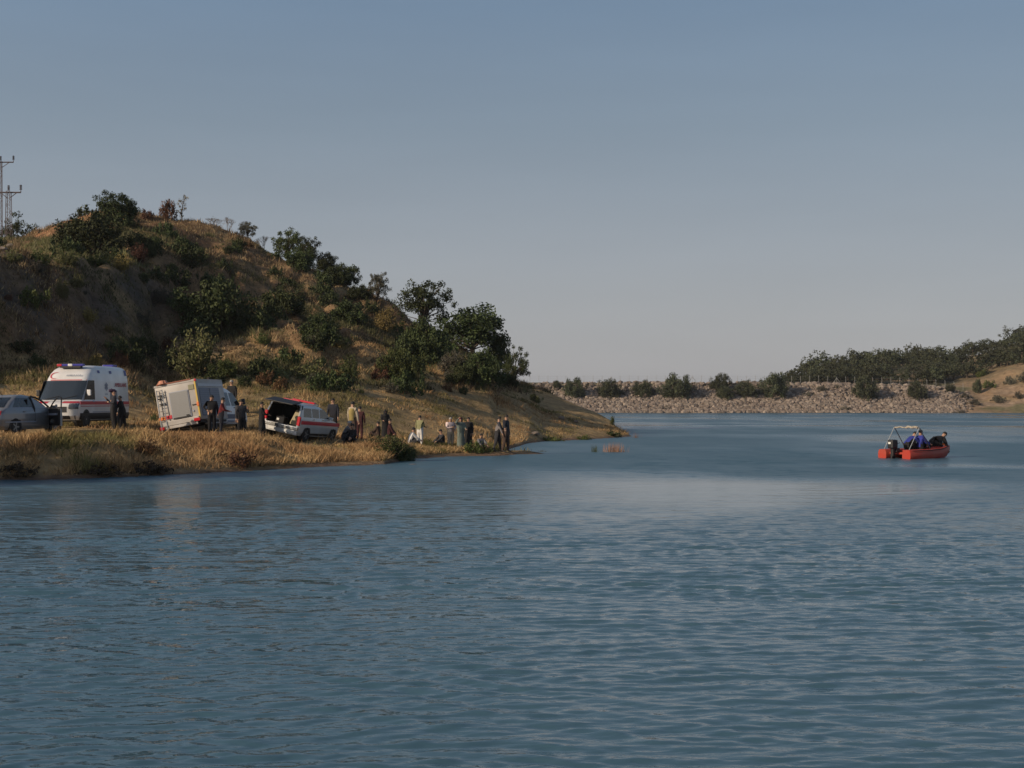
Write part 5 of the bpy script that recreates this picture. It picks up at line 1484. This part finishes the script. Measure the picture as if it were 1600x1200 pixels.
    for f in F:
        c = sum((V[i] for i in f), Vector()) / len(f); B.F.append(f); B.M.append(B.mi(near(c)))
    # fingers and thumb, closed a little, rooted in the palm
    for sn, (p, dv, s) in hands.items():
        side = dv.cross(V3((0, 0, 1))); side = side.normalized() if side.length > .1 else V3((1, 0, 0)); nrm = side.cross(dv).normalized()
        for q, (off, l_) in enumerate(((-.026, .062), (-.009, .072), (.009, .068), (.026, .054))):
            b0 = p + side * off + dv * .012; b1 = b0 + dv * l_ * .55 - nrm * .008; b2 = b1 + dv * l_ * .3 - nrm * .022
            B.tube([b0, b1, b2], [.0095, .0085, .007], SKIN, 5)
        t0 = p - side * .028 * s - dv * .02; B.tube([t0, t0 - side * .03 * s + dv * .03, t0 - side * .03 * s + dv * .055 - nrm * .01], [.011, .0095, .008], SKIN, 5)
    # face: nose, mouth, ears, eyes set on the head
    hc = (J['head'] + J['crown']) / 2; fw = V3((math.cos(hl_), 0, -math.sin(hl_))); uh = V3((math.sin(hl_), 0, math.cos(hl_)))
    B.tube([hc + fw * .072 + uh * .015, hc + fw * .108 - uh * .018, hc + fw * .08 - uh * .03], [.008, .016, .008], SKIN, 5)
    B.tube([hc + fw * .084 - uh * .055 + V3((0, -.025, 0)), hc + fw * .084 - uh * .055 + V3((0, .025, 0))], .006, mat('lips', (.30, .12, .10), .6), 4)
    for s in (1, -1):
        B.ball(hc + fw * .078 + uh * .012 + V3((0, s * .032, 0)), (.010, .014, .008), EYE, 6)
        B.ball(hc + V3((0, s * .088, 0)) - uh * .01, (.018, .010, .028), SKIN, 6)
    root = B.build('person', None, True)
    hm = hairm or HAIR
    if hair:
        H = Mesh(); VV_, FF_ = [], []; n1, n2 = 8, 14
        for i in range(n1 + 1):
            th = math.pi * .60 * i / n1
            for j in range(n2):
                ph = 2 * math.pi * j / n2; dd = V3((math.cos(ph), math.sin(ph), 0))
                cut = 1.0 if math.cos(ph) < .35 else .72           # hairline higher over the face
                t_ = th * cut; v = uh * math.cos(t_) + (fw * dd.x + V3((0, 1, 0)) * dd.y) * math.sin(t_)
                VV_.append(hc + uh * .018 - fw * .006 + V3((v.x * .100, v.y * .092, v.z * .104)))
        for i in range(n1):
            for j in range(n2): FF_.append((i * n2 + j, i * n2 + (j + 1) % n2, (i + 1) * n2 + (j + 1) % n2, (i + 1) * n2 + j))
        H.add(VV_, FF_, hm)
        if hair == 'cap': H.tube([hc + fw * .06 + uh * .06, hc + fw * .19 + uh * .045], [.085, .06], hm, 10)
        H.build('hair' if hair != 'cap' else 'cap', root, True)
    if hair == 'scarf':
        sc_ = Mesh(); sc_.tube([hc + uh * .09, hc - fw * .02 + uh * .02, hc - fw * .03 - uh * .08, J['neck'] - uh * .02, J['chest'] + V3((0, 0, .08))], [.05, .112, .11, .12, .18], top if robe is None else robe, 14)
        sc_.build('headscarf', root, True)
    if robe is not None:
        r_ = Mesh()
        if pose in ('stand', 'step', 'bend'):
            P = [J['chest'] + V3((0, 0, .10)), J['waist'], V3((0, 0, .88)), V3((0.02, 0, .5)), V3((.02, 0, .06))]; Rr = [.165, .17, .19, .215, .255]
        else:
            P = [J['chest'] + V3((0, 0, .06)), J['waist'], J['pelvis'] + V3((.1, 0, .05)), V3((.18, 0, .05))]; Rr = [.17, .19, .30, .38]
        V_, F_ = tube(P, Rr, 18)
        for i, v in enumerate(V_): 
            f_ = 1 + .06 * math.sin((i % 18) * 2.1) * (i // 18) / len(P); v.x = P[i // 18].x + (v.x - P[i // 18].x) * .78 * f_; v.y *= 1.0 * f_
        r_.add(V_, F_ + [tuple(range(17, -1, -1))], robe); r_.build('robe', root, True)
    if vest is not None:
        v_ = Mesh(); V_, F_ = tube([J['pelvis'] + V3((0, 0, -.04)), J['waist'], J['chest'], up(.49)], [.165, .165, .185, .12], 14)
        v_.add(V_, F_, vest); v_.build('vest', root, True)
    if extra: extra(root, J)
    root.location = (x, y, z); root.rotation_euler = (0, 0, facing); root.scale = (k, k, k)
    return tag(root, label, 'person')

def who(px, py, hpx, facing, pose, arms, top, bottom, label, Y=None, **kw):
    if Y is None: x, y, z = at_ground(px, py, 52.)
    else: y = Y; x = float(xpx(Y, px)); z = float(land.z(x, y))
    if pose in ('stand', 'bend', 'step'):
        h = hpx * y / FOC; h = min(max(h * 1.04, 1.5), 1.95)
    else: h = hpx
    return person(x, y, z - .01, h, R(facing), pose, arms, top, bottom, label, **kw)

# facing: -90 = toward the camera, 90 = away, 0 = right
who(178, 668, 61, -150, 'stand', ('cross', 'phone'), NAVY, BLK, 'person in dark uniform and cap standing by the ambulance side, arms folded', Y=61.5, hair='cap', hairm=cloth('purple_cap', (.05, .025, .06)), scale_w=1.1)
who(192, 669, 53, 175, 'stand', ('fwd', 'low'), BLK, BLK, 'person in black leaning forward at the rear of the ambulance side', Y=61.8, lean=.22, step=.12)
who(331, 673, 57, -70, 'stand', ('down', 'hips'), BLK, BLK, 'person in black with one hand on hip beside the truck shutters', Y=62.6, scale_w=1.1)
who(345, 673, 56, 10, 'stand', ('fwd', 'fwd'), REDC, NAVY, 'person in dark red top looking down beside the truck cab', Y=62.6, lean=.14, vest=None)
who(326, 620, 56, -90, 'stand', ('down', 'down'), DBR, BLK, 'person behind the truck with only the head showing above its roof', Y=77.2)
who(363, 640, 56, -110, 'stand', ('down', 'down'), BLK, BLK, 'person in black on the slope behind the truck windscreen', Y=76.6, hair='short', hairm=HAIRG, lean=.1)
who(377, 674, 57, -60, 'stand', ('phone', 'down'), CHAR, BLK, 'heavy person in charcoal top standing before the truck front wheel', Y=62.8, scale_w=1.25)
who(409, 681, 54, 20, 'stand', ('fwd', 'fwd'), BLK, BLK, 'person in long black dress behind the open back of the silver car', Y=64.2, robe=BLK, hair='short')
who(521, 668, 56, -100, 'stand', ('down', 'down'), NAVY, BLK, 'person in dark clothes behind the bonnet of the silver car', Y=73.5, lean=.1)
who(551, 684, 58, 60, 'stand', ('down', 'down'), BEIGE, DBR, 'tall person in cream shirt and mustard sash standing beside the silver car', Y=69.5, vest=YV)
who(562, 684, 50, 80, 'stand', ('down', 'down'), MAR, MAR, 'person in maroon clothes half hidden behind the tall cream shirted one', Y=70.6)
who(536, 690, 1.0, 10, 'squat', ('knee', 'knee'), GRYC, CHAR, 'person in grey crouching at the front corner of the silver car', Y=67.2, hairm=HAIRG)
who(551, 694, 1.0, -120, 'sit', ('knee', 'low'), BLK, BLK, 'person in black sitting on the ground beside the crouching one', Y=66.8)
who(602, 682, 44, -80, 'stand', ('down', 'fwd'), BLK, BLK, 'person covered in black robe and headscarf standing on the grass', Y=74.5, robe=BLK, hair='scarf', scale_w=1.1)
who(609, 688, .92, 0, 'kneel', ('reach', 'low'), MAR, MAR, 'person in maroon kneeling at the feet of the black robed one', Y=73.2)
who(591, 685, .9, 160, 'sit', ('knee', 'knee'), DBR, DBR, 'person in brown sitting low left of the black robed one', Y=74.5)
who(641, 693, .98, 20, 'sit', ('knee', 'knee'), WHT, CHAR, 'person in white shirt with dark hair sitting on the grass', Y=72.0, lean=.25, scale_w=1.15)
who(656, 693, 46, 60, 'stand', ('down', 'fwd'), OLV, WHT, 'person in yellow green shirt and white trousers standing on the grass', Y=73.0)
who(692, 692, .95, -150, 'sit', ('knee', 'knee'), CHAR, CHAR, 'person in dark clothes sitting behind the white shirted one', Y=74.5, lean=.2)
who(704, 693, 46, -60, 'stand', ('hips', 'cross'), PINKW, BEIGE, 'stout person in pale pink white shirt and beige trousers by the water', Y=74.0, scale_w=1.35, hair='short', hairm=HAIRG)
who(720, 696, 48, -60, 'stand', ('fwd', 'brow'), GGREEN, GGREEN, 'person in grey green clothes shading the eyes with one hand', Y=73.5, scale_w=1.15, robe=GGREEN, hairm=cloth('maroon_scarf', (.09, .02, .03)))
who(732, 696, 48, -110, 'stand', ('down', 'down'), BLK, BLK, 'person in black robe pressed against the grey green clad one', Y=74.0, robe=BLK, hair='short', scale_w=1.15)
who(751, 701, .90, -60, 'sit', ('knee', 'knee'), GRYC, DBR, 'child in grey sitting with knees up on the shore', Y=72.3, hairm=HAIR, lean=.1)
who(777, 707, 52, -10, 'step', ('fwd', 'low'), STR, CHAR, 'person in striped dark shirt stepping forward at the water edge', Y=72.2, lean=.15, step=.16)
who(790, 707, 56, -20, 'stand', ('down', 'out'), NAVY, DBR, 'person in navy shirt at the water edge with one arm held out', Y=72.2, lean=.05, step=.1, scale_w=1.15)

# ------------------------------------------------------------------ rescue boat
ORB = mat('orange_hull', (0.42, 0.032, 0.018), 0.45, dirt=.22, scale=1.5)
BY = 67.3; BX = float(xpx(BY, 1398)); BH = R(33)
boat = empty('rescue_boat', (BX, BY, 0), BH)
boat.scale = (.93, .96, .95)
tag(boat, 'orange twin hulled motor boat with tubular frame on the open water', 'boat')
def hull(y):
    m_ = Mesh(); st = [(-.05, .26, .42, -.12, .40), (.0, .28, .44, -.12, .42), (1.6, .28, .45, -.12, .42), (2.6, .25, .48, -.08, .40), (3.2, .18, .56, .08, .32), (3.55, .08, .62, .30, .16), (3.62, .03, .60, .42, .06)]
    V, F = [], []; k = 10
    for x, hw, zt, zb, _ in st:
        pr = [(-hw * .6, zb), (-hw, zb + (zt - zb) * .3), (-hw, zb + (zt - zb) * .75), (-hw * .78, zt), (-.3 * hw, zt + .015), (.3 * hw, zt + .015), (hw * .78, zt), (hw, zb + (zt - zb) * .75), (hw, zb + (zt - zb) * .3), (hw * .6, zb)]
        tw = 0 if x < 1.6 else (x - 1.6) * .16 * (-1 if y > 0 else 1)
        V += [(x, y + tw + a, b) for a, b in pr]
    for i in range(len(st) - 1):
        for j in range(k): F.append((i * k + j, i * k + (j + 1) % k, (i + 1) * k + (j + 1) % k, (i + 1) * k + j))
    F += [tuple(range(k)), tuple(range(len(st) * k - 1, (len(st) - 1) * k - 1, -1))]
    m_.add(V, F, ORB); return m_
for y in (-.78, .78):
    h_ = hull(y).build('hull', boat, True)
    r_ = Mesh(); s = 1 if y > 0 else -1
    r_.tube([(.1, y + s * .28, .40), (1.6, y + s * .28, .42), (2.6, y + s * .12, .46), (3.3, y - s * .1, .58)], .022, BLACK, 6); r_.build('rubbing_strake', h_)
dk = Mesh(); dk.box((1.65, 0, .26), (2.9, 1.35, .10), ORB); dk.box((3.0, 0, .42), (.9, 1.1, .30), ORB, bev=.1); dk.box((.42, 0, .32), (.10, 1.1, .22), ORB); dk.build('deck', boat)
en = Mesh(); en.box((-.15, 0, .72), (.42, .36, .46), BLACK, bev=.09); en.box((-.12, 0, .35), (.22, .18, .5), BLACK, bev=.03); en.box((-.14, 0, .0), (.24, .10, .4), BLACK, bev=.02); en.box((.1, 0, .42), (.25, .3, .2), BLACK, bev=.03)
eo = en.build('outboard_engine', boat); e2 = Mesh(); e2.box((-.37, .02, .78), (.01, .16, .10), PLATE); e2.tube([(.05, .05, .7), (.5, .1, .78)], .02, BLACK, 5); e2.build('tiller', eo)
POLE = mat('pale_pole', (.42, .43, .43), .4, .3); DPOLE = mat('dark_pole', (.10, .12, .14), .5)
af = Mesh(); topz = 1.56
for y, sx in ((.80, 0), (-.80, 0)):
    ap = (.85 if y > 0 else .95, y * .95, topz)
    af.tube([(.12, y, .42), ap], .020, POLE, 6)
    af.tube([(1.75, y, .44), ap], .024, DPOLE, 6)
af.tube([(.85, .76, topz), (.95, -.76, topz)], .024, DPOLE, 6)
fo = af.build('frame', boat)
cl = Mesh(); r5 = random.Random(4)
cl.tube([(.86 + r5.uniform(-.02, .02), .72 - i * .12, topz + .0 + r5.uniform(-.03, .03)) for i in range(13)], [.022 + r5.uniform(0, .028) + (.022 if i > 6 else 0) for i in range(13)], mat('rolled_canvas', (.36, .32, .26), .8, vary=.4, scale=9), 7)
cl.build('rolled_canopy', fo)
def on_boat(lx, ly): return (BX + lx * math.cos(BH) - ly * math.sin(BH), BY + lx * math.sin(BH) + ly * math.cos(BH))
BLU = cloth('blue_vest_cloth', (.022, .035, .24))
x, y = on_boat(.80, -.05)
person(x, y, .30, 1.0, BH - R(6), 'squat', ('low', 'knee'), BLU, BLK, 'person in blue crouching in the boat right beside the engine', lean=.80, scale_w=1.25)
x, y = on_boat(1.15, .05); m_ = Mesh(); m_.box((0, 0, .22), (.55, .42, .44), mat('black_bag_cloth', (.012, .012, .014), .9), bev=.1); m_.tube([(-.15, 0, .43), (0, 0, .52), (.15, 0, .43)], .018, BLACK, 5)
b_ = m_.build('gear_bag', None, True); b_.location = (x, y, .31); b_.rotation_euler = (0, 0, BH); tag(b_, 'black gear bag between the two blue clad people in the boat', 'bag')
x, y = on_boat(1.42, -.30)
person(x, y, .34, 1.0, BH - R(8), 'sit', ('low', 'knee'), BLU, BLK, 'person in blue sitting upright in the boat by the right frame pole', lean=.06, scale_w=1.25)
sb = Mesh(); sb.box((0, 0, .12), (.3, 1.2, .24), ORB, bev=.03); sbo = sb.build('thwart', boat, loc=(2.25, 0, .31)); 
x, y = on_boat(2.5, -.15)
person(x, y, .20, 1.08, BH - R(18), 'kneel', ('low', 'low'), BLK, BLK, 'person in black kneeling and bending over the bow of the boat', lean=1.05, scale_w=1.7)
x, y = on_boat(2.95, -.30); m_ = Mesh()
m_.tube([(.2 * math.cos(t), .2 * math.sin(t), .03 * math.sin(3 * t)) for t in np.linspace(0, 5.6, 14)], .045, mat('orange_rope', (.80, .22, .06), .6), 6); m_.tube([(.1 * math.cos(t), .12 * math.sin(t), .07) for t in np.linspace(0, 5.6, 10)], .04, mat('orange_rope', (.80, .22, .06), .6), 6)
b_ = m_.build('rope_coil', None, True); b_.location = (x, y, .62); tag(b_, 'bright orange rope coil lying on the bow of the boat', 'rope')

# ------------------------------------------------------------------ dusty air
hz = Mesh(); hzm = bpy.data.materials.new('dusty_air'); hzm.use_nodes = True
hn = hzm.node_tree; hn.nodes.clear(); ho = hn.nodes.new('ShaderNodeOutputMaterial'); hv = hn.nodes.new('ShaderNodeVolumePrincipled')
hv.inputs['Color'].default_value = (.86, .87, .92, 1); hv.inputs['Density'].default_value = 0.00011; hv.inputs['Anisotropy'].default_value = 0.2
hn.links.new(hv.outputs[0], ho.inputs['Volume'])
hz.box((0, 200, 22), (5600, 5600, 60), hzm)
hzo = hz.build('haze'); hzo['kind'] = 'stuff'
